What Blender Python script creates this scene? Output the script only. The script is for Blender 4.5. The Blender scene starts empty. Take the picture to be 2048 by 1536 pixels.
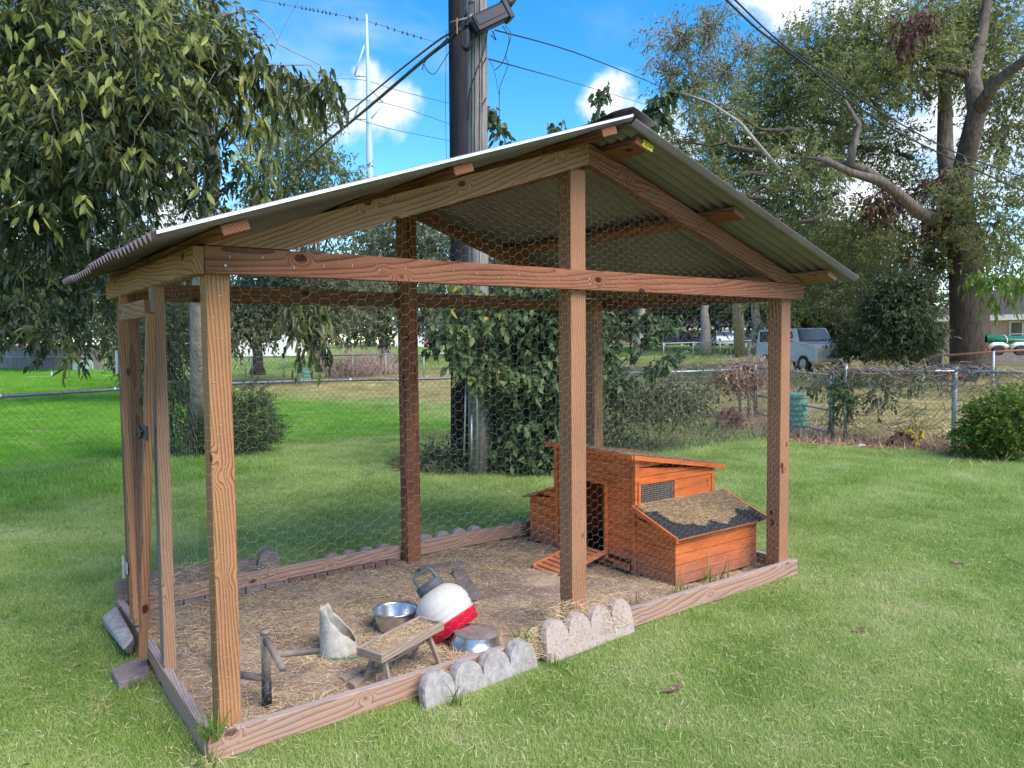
import bpy, bmesh, math, random
import numpy as np
from mathutils import Vector, Matrix
PI = math.pi
S = bpy.context.scene
COL = S.collection
rng = np.random.default_rng(7)
random.seed(7)

# ------------------------------------------------------------------ camera, sky, sun
CF, CP, CR, CYAW = 1527.47, 0.0549, -0.0087, 0.6329
CAM = np.array([-0.8242, -3.3522, 1.8])
Fv = np.array([math.sin(CYAW)*math.cos(CP), math.cos(CYAW)*math.cos(CP), -math.sin(CP)])
Rv = np.array([math.cos(CYAW), -math.sin(CYAW), 0.0]); Uv = np.cross(Rv, Fv)
R2 = Rv*math.cos(CR)+Uv*math.sin(CR); U2 = Uv*math.cos(CR)-Rv*math.sin(CR)
cd = bpy.data.cameras.new('camera'); cam = bpy.data.objects.new('camera', cd); COL.objects.link(cam)
cd.sensor_width = 36; cd.lens = 36*CF/2048; cd.clip_start = 0.05; cd.clip_end = 3000
M = Matrix(((R2[0], U2[0], -Fv[0], CAM[0]), (R2[1], U2[1], -Fv[1], CAM[1]), (R2[2], U2[2], -Fv[2], CAM[2]), (0, 0, 0, 1)))
cam.matrix_world = M
S.camera = cam

def ray(x, y): return Fv*CF+R2*(x-1024)-U2*(y-768)
def terr(x, y):
    """gentle rise of the land to the right, small unevenness"""
    x = np.asarray(x, float); y = np.asarray(y, float)
    g = np.clip((x-13)*0.035, 0, 1.15)
    return g
def G(x, y, z=0.0):
    """where the photo's pixel meets the ground raised by z"""
    d = ray(x, y); t = (z-CAM[2])/d[2] if d[2] < 0 else 1.0
    for _ in range(30):
        p = CAM+d*t
        t = (z+float(terr(p[0], p[1]))-CAM[2])/d[2]*0.5+t*0.5
    p = CAM+d*t
    return Vector(p)
def W(x, y, D):
    d = ray(x, y); return Vector(CAM+d*(D/math.hypot(d[0], d[1])))

SUN = Vector((0.10, -0.72, 0.80)).normalized()
sl = bpy.data.lights.new('sun', 'SUN'); sl.energy = 2.0; sl.angle = math.radians(42); sl.color = (1.0, 0.91, 0.77)
so = bpy.data.objects.new('sun', sl); COL.objects.link(so)
so.rotation_euler = (-SUN).to_track_quat('-Z', 'Y').to_euler()
so.location = (0, 0, 30)

world = bpy.data.worlds.new('World'); S.world = world; world.use_nodes = True
nt = world.node_tree; nt.nodes.clear()
def N(t, kind, **kw):
    n = t.nodes.new(kind)
    for k, v in kw.items():
        if k.startswith('_'): n.inputs[k[1:].replace('_', ' ')].default_value = v
        else: setattr(n, k, v)
    return n
sky = N(nt, 'ShaderNodeTexSky', sky_type='NISHITA', sun_disc=False)
sky.sun_elevation = math.asin(SUN.z); sky.sun_rotation = math.atan2(SUN.x, SUN.y)
sky.air_density = 1.0; sky.dust_density = 0.1; sky.ozone_density = 2.5
hs = N(nt, 'ShaderNodeHueSaturation'); hs.inputs['Saturation'].default_value = 1.42; hs.inputs['Value'].default_value = .74
nt.links.new(sky.outputs[0], hs.inputs['Color'])
tc = N(nt, 'ShaderNodeTexCoord')
def sdir(x, y): return Vector(ray(x, y)).normalized()
blobs = [(745, 210, .040), (790, 200, .030), (700, 225, .040), (735, 150, .018), (640, 235, .035), (1212, 200, .026), (1235, 165, .019),
         (1185, 215, .020), (320, 380, .05), (360, 430, .04), (1560, -10, .045), (1720, -5, .05), (-900, 100, .2), (3300, 200, .25), (1700, 420, .16), (1950, 250, .10), (150, 560, .12), (60, 330, .05), (1330, 330, .06)]
prev = None
for (bx, by, r) in blobs:
    vd = N(nt, 'ShaderNodeVectorMath', operation='DISTANCE'); vd.inputs[1].default_value = sdir(bx, by)
    nt.links.new(tc.outputs['Generated'], vd.inputs[0])
    mr = N(nt, 'ShaderNodeMapRange'); mr.inputs['From Min'].default_value = r*1.6; mr.inputs['From Max'].default_value = r*0.2
    nt.links.new(vd.outputs['Value'], mr.inputs['Value'])
    if prev is None: prev = mr.outputs[0]
    else:
        mx = N(nt, 'ShaderNodeMath', operation='MAXIMUM'); nt.links.new(prev, mx.inputs[0]); nt.links.new(mr.outputs[0], mx.inputs[1]); prev = mx.outputs[0]
nz = N(nt, 'ShaderNodeTexNoise', _Scale=16.0, _Detail=7.0, _Roughness=0.58); nt.links.new(tc.outputs['Generated'], nz.inputs['Vector'])
n2 = N(nt, 'ShaderNodeTexNoise', _Scale=2.3, _Detail=5.0, _Roughness=0.55, _Distortion=0.6)
mp = N(nt, 'ShaderNodeMapping'); mp.inputs['Scale'].default_value = (1, 1, 2.6)
nt.links.new(tc.outputs['Generated'], mp.inputs[0]); nt.links.new(mp.outputs[0], n2.inputs['Vector'])
def math2(t, op, a, b=None, clamp=False):
    m = N(t, 'ShaderNodeMath', operation=op); m.use_clamp = clamp
    for i, v in enumerate((a, b)):
        if v is None: continue
        if isinstance(v, (int, float)): m.inputs[i].default_value = v
        else: t.links.new(v, m.inputs[i])
    return m.outputs[0]
a = math2(nt, 'MULTIPLY', math2(nt, 'SUBTRACT', nz.outputs[0], 0.5), 1.7)
b = math2(nt, 'ADD', prev, a)
msk = N(nt, 'ShaderNodeMapRange', interpolation_type='SMOOTHSTEP'); msk.inputs['From Min'].default_value = 0.25; msk.inputs['From Max'].default_value = 0.95
nt.links.new(b, msk.inputs['Value'])
gate = N(nt, 'ShaderNodeMapRange'); gate.inputs['From Min'].default_value = 0.0; gate.inputs['From Max'].default_value = 0.12
nt.links.new(prev, gate.inputs['Value'])
cum = math2(nt, 'MULTIPLY', msk.outputs[0], gate.outputs[0])
wis = N(nt, 'ShaderNodeMapRange', interpolation_type='SMOOTHSTEP'); wis.inputs['From Min'].default_value = 0.46; wis.inputs['From Max'].default_value = 0.78; wis.inputs['To Max'].default_value = 0.6
nt.links.new(n2.outputs[0], wis.inputs['Value'])
cov = math2(nt, 'MAXIMUM', cum, wis.outputs[0])
cmix = N(nt, 'ShaderNodeMix', data_type='RGBA'); cmix.inputs['B'].default_value = (3.4, 3.6, 3.9, 1)
ccol = nt.nodes.new('ShaderNodeValToRGB'); nt.links.new(nz.outputs[0], ccol.inputs[0]); ccol.color_ramp.elements[0].position = .36; ccol.color_ramp.elements[1].position = .66
ccol.color_ramp.elements[0].color = (.60, .66, .76, 1); ccol.color_ramp.elements[1].color = (1, 1, 1, 1)
cmul = N(nt, 'ShaderNodeMix', data_type='RGBA', blend_type='MULTIPLY'); cmul.inputs['Factor'].default_value = 1; cmul.inputs['B'].default_value = (3.3, 3.45, 3.65, 1); nt.links.new(ccol.outputs[0], cmul.inputs['A']); nt.links.new(cmul.outputs['Result'], cmix.inputs['B'])
nt.links.new(cov, cmix.inputs['Factor']); nt.links.new(hs.outputs[0], cmix.inputs['A'])
bgn = N(nt, 'ShaderNodeBackground'); bgn.inputs['Strength'].default_value = 0.13
nt.links.new(cmix.outputs['Result'], bgn.inputs['Color'])
wo = N(nt, 'ShaderNodeOutputWorld'); nt.links.new(bgn.outputs[0], wo.inputs[0])
S.view_settings.view_transform = 'Standard'; S.view_settings.look = 'None'; S.view_settings.exposure = 1.6; S.view_settings.gamma = 1
S.render.film_transparent = False
S.cycles.max_bounces = 6; S.cycles.transparent_max_bounces = 4; S.cycles.diffuse_bounces = 3; S.cycles.glossy_bounces = 2

# ------------------------------------------------------------------ mesh helpers
class MB:
    def __init__(s): s.v = []; s.f = []
    def box(s, c, d, rot=None, taper=1.0):
        c = Vector(c); n = len(s.v)
        for z in (-.5, .5):
            k = 1.0 if z < 0 else taper
            for x, y in ((-.5, -.5), (.5, -.5), (.5, .5), (-.5, .5)):
                p = Vector((x*d[0]*k, y*d[1]*k, z*d[2]))
                if rot is not None: p = rot @ p
                s.v.append(tuple(c+p))
        for q in ((0, 3, 2, 1), (4, 5, 6, 7), (0, 1, 5, 4), (1, 2, 6, 5), (2, 3, 7, 6), (3, 0, 4, 7)): s.f.append(tuple(n+i for i in q))
        return s
    def hexa(s, bot, top):
        n = len(s.v); s.v += [tuple(p) for p in bot]+[tuple(p) for p in top]; k = len(bot)
        s.f.append(tuple(n+i for i in reversed(range(k)))); s.f.append(tuple(n+k+i for i in range(k)))
        for i in range(k): j = (i+1) % k; s.f.append((n+i, n+j, n+k+j, n+k+i))
        return s
    def prism(s, poly, depth):
        d = Vector(depth); return s.hexa([Vector(p) for p in poly], [Vector(p)+d for p in poly])
    def tube(s, pts, r, n=8, cap=True, jit=0.0):
        pts = [Vector(p) for p in pts]; k = len(pts)
        rr = r if hasattr(r, '__len__') else [r]*k
        base = len(s.v); up = Vector((0, 0, 1)); pu = None
        for i, p in enumerate(pts):
            t = (pts[min(i+1, k-1)]-pts[max(i-1, 0)])
            t = t.normalized() if t.length > 1e-9 else Vector((0, 0, 1))
            if pu is None:
                u = t.cross(up)
                if u.length < .1: u = t.cross(Vector((1, 0, 0)))
            else: u = pu-t*pu.dot(t)
            u.normalize(); pu = u; w = t.cross(u)
            for j in range(n):
                a = 2*PI*j/n; q = rr[i]*(1+(random.uniform(-jit, jit) if jit else 0))
                s.v.append(tuple(p+(u*math.cos(a)+w*math.sin(a))*q))
        for i in range(k-1):
            for j in range(n):
                a = base+i*n+j; b = base+i*n+(j+1) % n; s.f.append((a, b, b+n, a+n))
        if cap:
            s.f.append(tuple(base+j for j in reversed(range(n)))); s.f.append(tuple(base+(k-1)*n+j for j in range(n)))
        return s
    def lathe(s, prof, n=24, mat=None, close=False):
        base = len(s.v); k = len(prof)
        for (r, z) in prof:
            for j in range(n):
                a = 2*PI*j/n; p = Vector((r*math.cos(a), r*math.sin(a), z))
                s.v.append(tuple(mat @ p if mat is not None else p))
        for i in range(k-1):
            for j in range(n):
                a = base+i*n+j; b = base+i*n+(j+1) % n; s.f.append((a, b, b+n, a+n))
        if close:
            s.f.append(tuple(base+j for j in reversed(range(n)))); s.f.append(tuple(base+(k-1)*n+j for j in range(n)))
        return s
    def build(s, name, mat, parent=None, smooth=False, bevel=0.0):
        me = bpy.data.meshes.new(name); me.from_pydata(s.v, [], s.f)
        if bevel:
            bm = bmesh.new(); bm.from_mesh(me)
            bmesh.ops.bevel(bm, geom=[e for e in bm.edges], offset=bevel, segments=1, affect='EDGES', clamp_overlap=True)
            bm.to_mesh(me); bm.free()
        return link(name, me, mat, parent, smooth)
def link(name, me, mat, parent=None, smooth=False):
    me.materials.append(mat)
    if smooth: me.polygons.foreach_set('use_smooth', [True]*len(me.polygons))
    o = bpy.data.objects.new(name, me); COL.objects.link(o); adopt(o, parent)
    return o
def adopt(o, parent):
    if parent is not None:
        o.parent = parent; o.matrix_parent_inverse = Matrix.Translation(-wloc(parent))
def wloc(o):
    return Vector(o.location) if o.parent is None else Vector(o.location)
def tag(o, label=None, cat=None, group=None, kind=None):
    if label: o['label'] = label
    if cat: o['category'] = cat
    if group: o['group'] = group
    if kind: o['kind'] = kind
    return o
def thing(name, loc, label, cat, group=None):
    o = bpy.data.objects.new(name, None); COL.objects.link(o); o.location = loc; o.empty_display_size = .1
    return tag(o, label, cat, group)
def npmesh(name, V, F, mat, parent=None, attrs=None, smooth=False):
    """V (n,3), F (m,k) index array, all faces of k corners"""
    V = np.asarray(V, np.float32); F = np.asarray(F, np.int32); k = F.shape[1]
    me = bpy.data.meshes.new(name)
    me.vertices.add(len(V)); me.vertices.foreach_set('co', V.ravel())
    me.loops.add(F.size); me.loops.foreach_set('vertex_index', F.ravel())
    me.polygons.add(len(F)); me.polygons.foreach_set('loop_start', np.arange(0, F.size, k, dtype=np.int32))
    me.polygons.foreach_set('loop_total', np.full(len(F), k, np.int32))
    if attrs:
        for an, av in attrs.items():
            at = me.attributes.new(an, 'FLOAT', 'POINT'); at.data.foreach_set('value', np.asarray(av, np.float32))
    me.update(calc_edges=True)
    return link(name, me, mat, parent, smooth)
def nptubes(P0, P1, R, n=3):
    """many straight prisms from P0 to P1, radius R"""
    P0 = np.asarray(P0, float); P1 = np.asarray(P1, float); R = np.broadcast_to(np.asarray(R, float), (len(P0),))
    t = P1-P0; t /= np.linalg.norm(t, axis=1, keepdims=True)+1e-12
    ref = np.where(np.abs(t[:, 2:3]) > .9, [[1.0, 0, 0]], [[0, 0, 1.0]])
    u = np.cross(t, ref); u /= np.linalg.norm(u, axis=1, keepdims=True); w = np.cross(t, u)
    vs = []
    for P in (P0, P1):
        for j in range(n):
            a = 2*PI*j/n; vs.append(P+(u*math.cos(a)+w*math.sin(a))*R[:, None])
    V = np.stack(vs, 1).reshape(-1, 3); m = len(P0); b = np.arange(m)[:, None]*(2*n)
    F = np.concatenate([b+np.array([[j, (j+1) % n, n+(j+1) % n, n+j]]) for j in range(n)], 0)
    return V, F

# ------------------------------------------------------------------ materials
def newmat(name):
    m = bpy.data.materials.new(name); m.use_nodes = True; t = m.node_tree
    return m, t, t.nodes['Principled BSDF']
def ramp(t, fac, stops):
    r = t.nodes.new('ShaderNodeValToRGB'); t.links.new(fac, r.inputs[0]); e = r.color_ramp.elements
    while len(e) < len(stops): e.new(0.5)
    for i, (p, c) in enumerate(stops): e[i].position = p; e[i].color = (c[0], c[1], c[2], 1)
    return r.outputs[0]
def bump(t, b, h, strength=.3, dist=.01):
    n = t.nodes.new('ShaderNodeBump'); n.inputs['Strength'].default_value = strength; n.inputs['Distance'].default_value = dist
    t.links.new(h, n.inputs['Height']); t.links.new(n.outputs[0], b.inputs['Normal'])
def objco(t, scale=(1, 1, 1), rnd=False, rot=(0, 0, 0)):
    c = t.nodes.new('ShaderNodeTexCoord'); m = t.nodes.new('ShaderNodeMapping'); m.inputs['Scale'].default_value = scale; m.inputs['Rotation'].default_value = rot
    t.links.new(c.outputs['Object'], m.inputs[0])
    if rnd:
        oi = t.nodes.new('ShaderNodeObjectInfo'); cm = t.nodes.new('ShaderNodeCombineXYZ')
        a = math2(t, 'MULTIPLY', oi.outputs['Random'], 37.0); t.links.new(a, cm.inputs[0])
        b = math2(t, 'MULTIPLY', math2(t, 'SUBTRACT', oi.outputs['Random'], .5), .16); t.links.new(b, cm.inputs[1])
        c2 = math2(t, 'MULTIPLY', math2(t, 'FRACT', math2(t, 'MULTIPLY', oi.outputs['Random'], 7.3)), .1); t.links.new(c2, cm.inputs[2])
        ad = t.nodes.new('ShaderNodeVectorMath'); ad.operation = 'ADD'; t.links.new(m.outputs[0], ad.inputs[0]); t.links.new(cm.outputs[0], ad.inputs[1])
        return ad.outputs[0]
    return m.outputs[0]
def noisy(name, stops, scale=8, rough=.8, metal=0.0, bmp=.3, bdist=.01, detail=6, stretch=(1, 1, 1), rnd=False, spec=.3):
    m, t, b = newmat(name); co = objco(t, stretch, rnd)
    n = N(t, 'ShaderNodeTexNoise', _Scale=scale, _Detail=detail, _Roughness=.62); t.links.new(co, n.inputs['Vector'])
    t.links.new(ramp(t, n.outputs[0], stops), b.inputs['Base Color']); b.inputs['Roughness'].default_value = rough; b.inputs['Metallic'].default_value = metal
    b.inputs['Specular IOR Level'].default_value = spec
    if bmp: 
        n3 = N(t, 'ShaderNodeTexNoise', _Scale=scale*5, _Detail=4.0); t.links.new(co, n3.inputs['Vector']); bump(t, b, n3.outputs[0], bmp, bdist)
    return m
def plain(name, c, rough=.6, metal=0.0, var=.15, scale=6, spec=.4, bmp=.1):
    d = tuple(x*(1-var) for x in c); e = tuple(min(1, x*(1+var)) for x in c)
    return noisy(name, [(.3, d), (.7, e)], scale, rough, metal, bmp, .004, spec=spec)
def timbermat(name, light, dark, grey=0.0, period=.011, knots=True, contrast=1.0, side=False):
    """sawn pine: growth rings round an off-centre pith that wanders along the board, knots, grey weathering on upward faces"""
    m, t, b = newmat(name); co = objco(t, (1, 1, 1), True)
    mp = t.nodes.new('ShaderNodeMapping'); mp.inputs['Rotation'].default_value = (0, .022, .03); t.links.new(co, mp.inputs[0])
    ms = t.nodes.new('ShaderNodeMapping'); ms.inputs['Scale'].default_value = (.9, 5, 5); t.links.new(mp.outputs[0], ms.inputs[0])
    n = N(t, 'ShaderNodeTexNoise', _Scale=1.0, _Detail=2.5, _Roughness=.5); t.links.new(ms.outputs[0], n.inputs['Vector'])
    sep = t.nodes.new('ShaderNodeSeparateXYZ'); t.links.new(mp.outputs[0], sep.inputs[0])
    y2 = math2(t, 'POWER', math2(t, 'ABSOLUTE', sep.outputs[1]), 2.0); z2 = math2(t, 'POWER', math2(t, 'ABSOLUTE', math2(t, 'ADD', sep.outputs[2], .03)), 2.0)
    r = math2(t, 'SQRT', math2(t, 'ADD', y2, z2))
    r = math2(t, 'ADD', r, math2(t, 'MULTIPLY', n.outputs[0], .075))
    kd = None
    if knots:
        kc = objco(t, (1.0, 1.6, 1.6), True); vo = N(t, 'ShaderNodeTexVoronoi', _Scale=4.2, _Randomness=1.0); t.links.new(kc, vo.inputs['Vector'])
        k = N(t, 'ShaderNodeMapRange', interpolation_type='SMOOTHSTEP'); k.inputs['From Min'].default_value = .34; k.inputs['From Max'].default_value = 0; t.links.new(vo.outputs['Distance'], k.inputs['Value'])
        r = math2(t, 'ADD', r, math2(t, 'MULTIPLY', k.outputs[0], .045))
        kk = N(t, 'ShaderNodeMapRange', interpolation_type='SMOOTHSTEP'); kk.inputs['From Min'].default_value = .15; kk.inputs['From Max'].default_value = .08; t.links.new(vo.outputs['Distance'], kk.inputs['Value']); kd = kk.outputs[0]
    s = math2(t, 'FRACT', math2(t, 'DIVIDE', r, period))
    s = math2(t, 'POWER', s, 2.2)
    fine = N(t, 'ShaderNodeTexNoise', _Scale=1.0, _Detail=5.0, _Roughness=.65); mf = t.nodes.new('ShaderNodeMapping'); mf.inputs['Scale'].default_value = (9, 260, 260)
    t.links.new(co, mf.inputs[0]); t.links.new(mf.outputs[0], fine.inputs['Vector'])
    big = N(t, 'ShaderNodeTexNoise', _Scale=2.2, _Detail=4.0); t.links.new(co, big.inputs['Vector'])
    h = math2(t, 'ADD', math2(t, 'MULTIPLY', s, .75*contrast), math2(t, 'MULTIPLY', math2(t, 'SUBTRACT', fine.outputs[0], .5), .5))
    h = math2(t, 'ADD', h, math2(t, 'MULTIPLY', math2(t, 'SUBTRACT', big.outputs[0], .45), .8))
    if kd is not None: h = math2(t, 'ADD', h, math2(t, 'MULTIPLY', kd, .9))
    mid = tuple((light[i]*.62+dark[i]*.38) for i in range(3))
    c = ramp(t, h, [(.0, light), (.38, mid), (.85, dark), (1.0, tuple(x*.55 for x in dark))])
    if grey > 0:
        ge = t.nodes.new('ShaderNodeNewGeometry'); sp = t.nodes.new('ShaderNodeSeparateXYZ'); t.links.new(ge.outputs['Normal'], sp.inputs[0])
        up = N(t, 'ShaderNodeMapRange'); up.inputs['From Min'].default_value = .5; up.inputs['From Max'].default_value = .95; up.inputs['To Max'].default_value = grey; t.links.new(sp.outputs[2], up.inputs['Value'])
        ps = N(t, 'ShaderNodeMapRange'); ps.inputs['From Min'].default_value = .42; ps.inputs['From Max'].default_value = .75; ps.inputs['To Max'].default_value = grey*.45; t.links.new(big.outputs[0], ps.inputs['Value'])
        f = math2(t, 'MAXIMUM', up.outputs[0], ps.outputs[0])
        if side:
            lf_ = N(t, 'ShaderNodeMapRange'); lf_.inputs['From Min'].default_value = -.5; lf_.inputs['From Max'].default_value = -.95; lf_.inputs['To Max'].default_value = .85; t.links.new(sp.outputs[0], lf_.inputs['Value']); f = math2(t, 'MAXIMUM', f, lf_.outputs[0])
        gcol = ramp(t, h, [(.1, (.42, .36, .355) if not side else (.27, .22, .21)), (.9, (.17, .13, .13) if not side else (.12, .09, .085))])
        mx = N(t, 'ShaderNodeMix', data_type='RGBA'); t.links.new(f, mx.inputs['Factor']); t.links.new(c, mx.inputs['A']); t.links.new(gcol, mx.inputs['B']); c = mx.outputs['Result']
    t.links.new(c, b.inputs['Base Color']); b.inputs['Roughness'].default_value = .78; b.inputs['Specular IOR Level'].default_value = .2
    bump(t, b, h, .35, .003)
    return m
def leafmat(name, stops, trans=.35, rough=.5, spec=.3):
    m, t, b = newmat(name); at = t.nodes.new('ShaderNodeAttribute'); at.attribute_name = 'v'
    c = ramp(t, at.outputs['Fac'], stops); t.links.new(c, b.inputs['Base Color']); b.inputs['Roughness'].default_value = rough; b.inputs['Specular IOR Level'].default_value = spec
    tr = t.nodes.new('ShaderNodeBsdfTranslucent'); hsv = t.nodes.new('ShaderNodeHueSaturation'); hsv.inputs['Hue'].default_value = .485; hsv.inputs['Value'].default_value = 1.5; t.links.new(c, hsv.inputs['Color']); t.links.new(hsv.outputs[0], tr.inputs[0])
    mx = t.nodes.new('ShaderNodeMixShader'); mx.inputs[0].default_value = trans
    out = t.nodes['Material Output']; t.links.new(b.outputs[0], mx.inputs[1]); t.links.new(tr.outputs[0], mx.inputs[2]); t.links.new(mx.outputs[0], out.inputs[0])
    return m

WOOD_RED = timbermat('red_brown_pine', (.30, .12, .066), (.08, .021, .013), .0, .013)
WOOD_TAN = timbermat('tan_pine', (.40, .205, .10), (.15, .055, .024), .08, .013)
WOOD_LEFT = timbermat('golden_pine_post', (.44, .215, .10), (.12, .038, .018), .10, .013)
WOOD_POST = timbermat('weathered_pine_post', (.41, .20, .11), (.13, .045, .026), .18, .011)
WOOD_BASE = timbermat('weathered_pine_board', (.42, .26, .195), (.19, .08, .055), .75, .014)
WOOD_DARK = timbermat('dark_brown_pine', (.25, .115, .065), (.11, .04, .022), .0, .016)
WOOD_SIDE = timbermat('half_greyed_pine', (.45, .24, .15), (.19, .08, .045), .2, .012, side=True)
WOOD_GREY = timbermat('grey_weathered_pine', (.34, .25, .21), (.15, .10, .085), .6, .010)
WOOD_FEED = timbermat('old_feeder_pine', (.36, .26, .20), (.16, .10, .075), .5, .010)
ROOFM = noisy('corrugated_zinc', [(.3, (.215, .168, .178)), (.7, (.285, .228, .24))], 3, .40, .5, .05)
CAPM = noisy('ridge_zinc', [(.3, (.22, .22, .225)), (.7, (.36, .36, .36))], 3, .4, .6, .05)
WIREM = plain('galvanised_wire', (.34, .31, .28), .6, .0)
WIREDK = plain('dull_fence_wire', (.16, .17, .16), .6, .3)
PIPEM = noisy('galvanised_pipe', [(.3, (.30, .31, .33)), (.7, (.47, .48, .50))], 14, .5, .5, .1)
PIPEDK = noisy('weathered_fence_pipe', [(.3, (.13, .135, .15)), (.7, (.25, .26, .28))], 14, .55, .3, .1)
BLACKM = plain('black_plastic', (.022, .022, .026), .5)
SILVERM = plain('zinc_hinge', (.5, .52, .55), .4, .7)
BARK = noisy('grey_brown_bark', [(.3, (.065, .048, .04)), (.7, (.21, .17, .145))], 5, .95, 0, .9, .04, stretch=(2.2, 2.2, .5))
BARKM = noisy('deep_brown_bark', [(.3, (.045, .032, .027)), (.7, (.15, .115, .095))], 5, .95, 0, 1, .05, stretch=(2.6, 2.6, .5))
BARKP = noisy('pale_bark', [(.3, (.20, .17, .15)), (.7, (.46, .42, .38))], 6, .95, 0, .8, .03, stretch=(2, 2, .6))
BARKD = noisy('dark_bark', [(.3, (.03, .024, .02)), (.7, (.10, .075, .06))], 6, .95, 0, .9, .03, stretch=(2.2, 2.2, .5))
TWIG = plain('dry_twig', (.30, .23, .18), .9)
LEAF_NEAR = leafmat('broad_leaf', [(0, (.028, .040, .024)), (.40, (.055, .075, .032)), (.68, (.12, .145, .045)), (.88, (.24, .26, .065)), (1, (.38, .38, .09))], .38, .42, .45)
LEAF_PECAN = leafmat('pecan_leaf', [(0, (.075, .085, .05)), (.5, (.145, .185, .065)), (.85, (.28, .28, .10)), (1, (.42, .38, .14))], .5)
LEAF_DARK = leafmat('dark_leaf', [(0, (.045, .06, .035)), (.5, (.095, .12, .06)), (.9, (.06, .085, .03)), (1, (.12, .14, .04))], .25)
LEAF_MID = leafmat('mid_leaf', [(0, (.06, .075, .05)), (.5, (.12, .14, .08)), (.9, (.20, .205, .11)), (1, (.2, .2, .08))], .35)
LEAF_VINE = leafmat('vine_leaf', [(0, (.04, .062, .035)), (.5, (.09, .14, .062)), (.9, (.17, .24, .095)), (.985, (.20, .25, .08)), (1, (.45, .32, .06))], .35)
LEAF_BRIGHT = leafmat('bright_leaf', [(0, (.05, .10, .02)), (.5, (.10, .18, .03)), (.85, (.20, .28, .045)), (1, (.36, .40, .08))], .35)
LEAF_RED = leafmat('reddish_leaf', [(0, (.05, .025, .022)), (.6, (.12, .05, .045)), (1, (.2, .09, .07))], .25)
LEAF_DRY = leafmat('dry_leaf', [(0, (.20, .09, .06)), (.5, (.34, .18, .12)), (1, (.52, .36, .26))], .2, .8, .1)
STRAW = leafmat('straw', [(0, (.34, .22, .12)), (.5, (.58, .42, .25)), (1, (.80, .66, .46))], .1, .75, .15)

# ------------------------------------------------------------------ zones of the ground
def dryness(x, y):
    """0 green lawn, 1 dry yellow grass: beyond the right-hand fence and past the far line of the neighbour's lawn"""
    x = np.asarray(x, float); y = np.asarray(y, float)
    # right fence line: (8.6,8.6) - (14.2,7.6) - (12.9,2.6) - (11,-4)
    right = np.clip((x-fence_x(y)-.3)/.8, 0, 1)
    far = np.clip((np.hypot(x+.8, y+3.35)-23)/3, 0, 1)*np.clip((x-6)/3, 0, 1)*.75
    d = np.hypot(x+.8, y+3.35)
    back = 1-np.clip((d-40)/4, 0, 1)
    return np.clip(np.maximum(right, far), 0, 1)*back
def fence_x(y):
    return np.interp(y, [-10, -3, 2.6, 4.1, 5.5, 7.6, 9.4, 30], [10.6, 11.6, 12.9, 12.2, 12.8, 14.2, 10.5, 8.8])
def vivid(x, y):
    """1 on the neighbour's lush lawn past the left-hand fence"""
    x = np.asarray(x); y = np.asarray(y)
    return np.maximum(np.clip((y-9.4)/1.0, 0, 1)*np.clip((9.5-x)/2, 0, 1), .55*np.clip((y-6.7-.2*x)/.3, 0, 1)*np.clip((3.5-x)/1.5, 0, 1))

def groundmix(t, b):
    """soil/turf colours driven by position noise and by the zone attributes"""
    geo = t.nodes.new('ShaderNodeNewGeometry')
    n = N(t, 'ShaderNodeTexNoise', _Scale=1.1, _Detail=6.0, _Roughness=.6); t.links.new(geo.outputs['Position'], n.inputs['Vector'])
    n2 = N(t, 'ShaderNodeTexNoise', _Scale=28.0, _Detail=5.0, _Roughness=.7); t.links.new(geo.outputs['Position'], n2.inputs['Vector'])
    f = math2(t, 'ADD', math2(t, 'MULTIPLY', n.outputs[0], .5), math2(t, 'MULTIPLY', n2.outputs[0], .5))
    g = ramp(t, f, [(.36, (.09, .125, .04)), (.5, (.17, .23, .075)), (.66, (.26, .31, .12))])
    d = ramp(t, f, [(.34, (.28, .24, .10)), (.5, (.56, .46, .23)), (.66, (.74, .62, .38))])
    a = t.nodes.new('ShaderNodeAttribute'); a.attribute_name = 'dry'
    mx = N(t, 'ShaderNodeMix', data_type='RGBA'); t.links.new(a.outputs['Fac'], mx.inputs['Factor']); t.links.new(g, mx.inputs['A']); t.links.new(d, mx.inputs['B'])
    t.links.new(mx.outputs['Result'], b.inputs['Base Color']); b.inputs['Roughness'].default_value = .95; b.inputs['Specular IOR Level'].default_value = .1
    bump(t, b, n2.outputs[0], .8, .03)
GM, t, b = newmat('turf_ground'); groundmix(t, b)
# ground: polar sheet round the camera out to the horizon
na = 120; rr = np.concatenate([[0.0], np.geomspace(.6, 900, 90)])
th = np.linspace(0, 2*PI, na, endpoint=False)
Vx = CAM[0]+rr[:, None]*np.sin(th); Vy = CAM[1]+rr[:, None]*np.cos(th)
Vz = terr(Vx, Vy)
V = np.stack([Vx, Vy, Vz], -1).reshape(-1, 3)
i, j = np.meshgrid(np.arange(len(rr)-1), np.arange(na), indexing='ij'); j2 = (j+1) % na
F = np.stack([i*na+j, i*na+j2, (i+1)*na+j2, (i+1)*na+j], -1).reshape(-1, 4)
gr = npmesh('ground', V, F, GM, attrs={'dry': dryness(V[:, 0], V[:, 1])}, smooth=True)
tag(gr, kind='structure')

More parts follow.
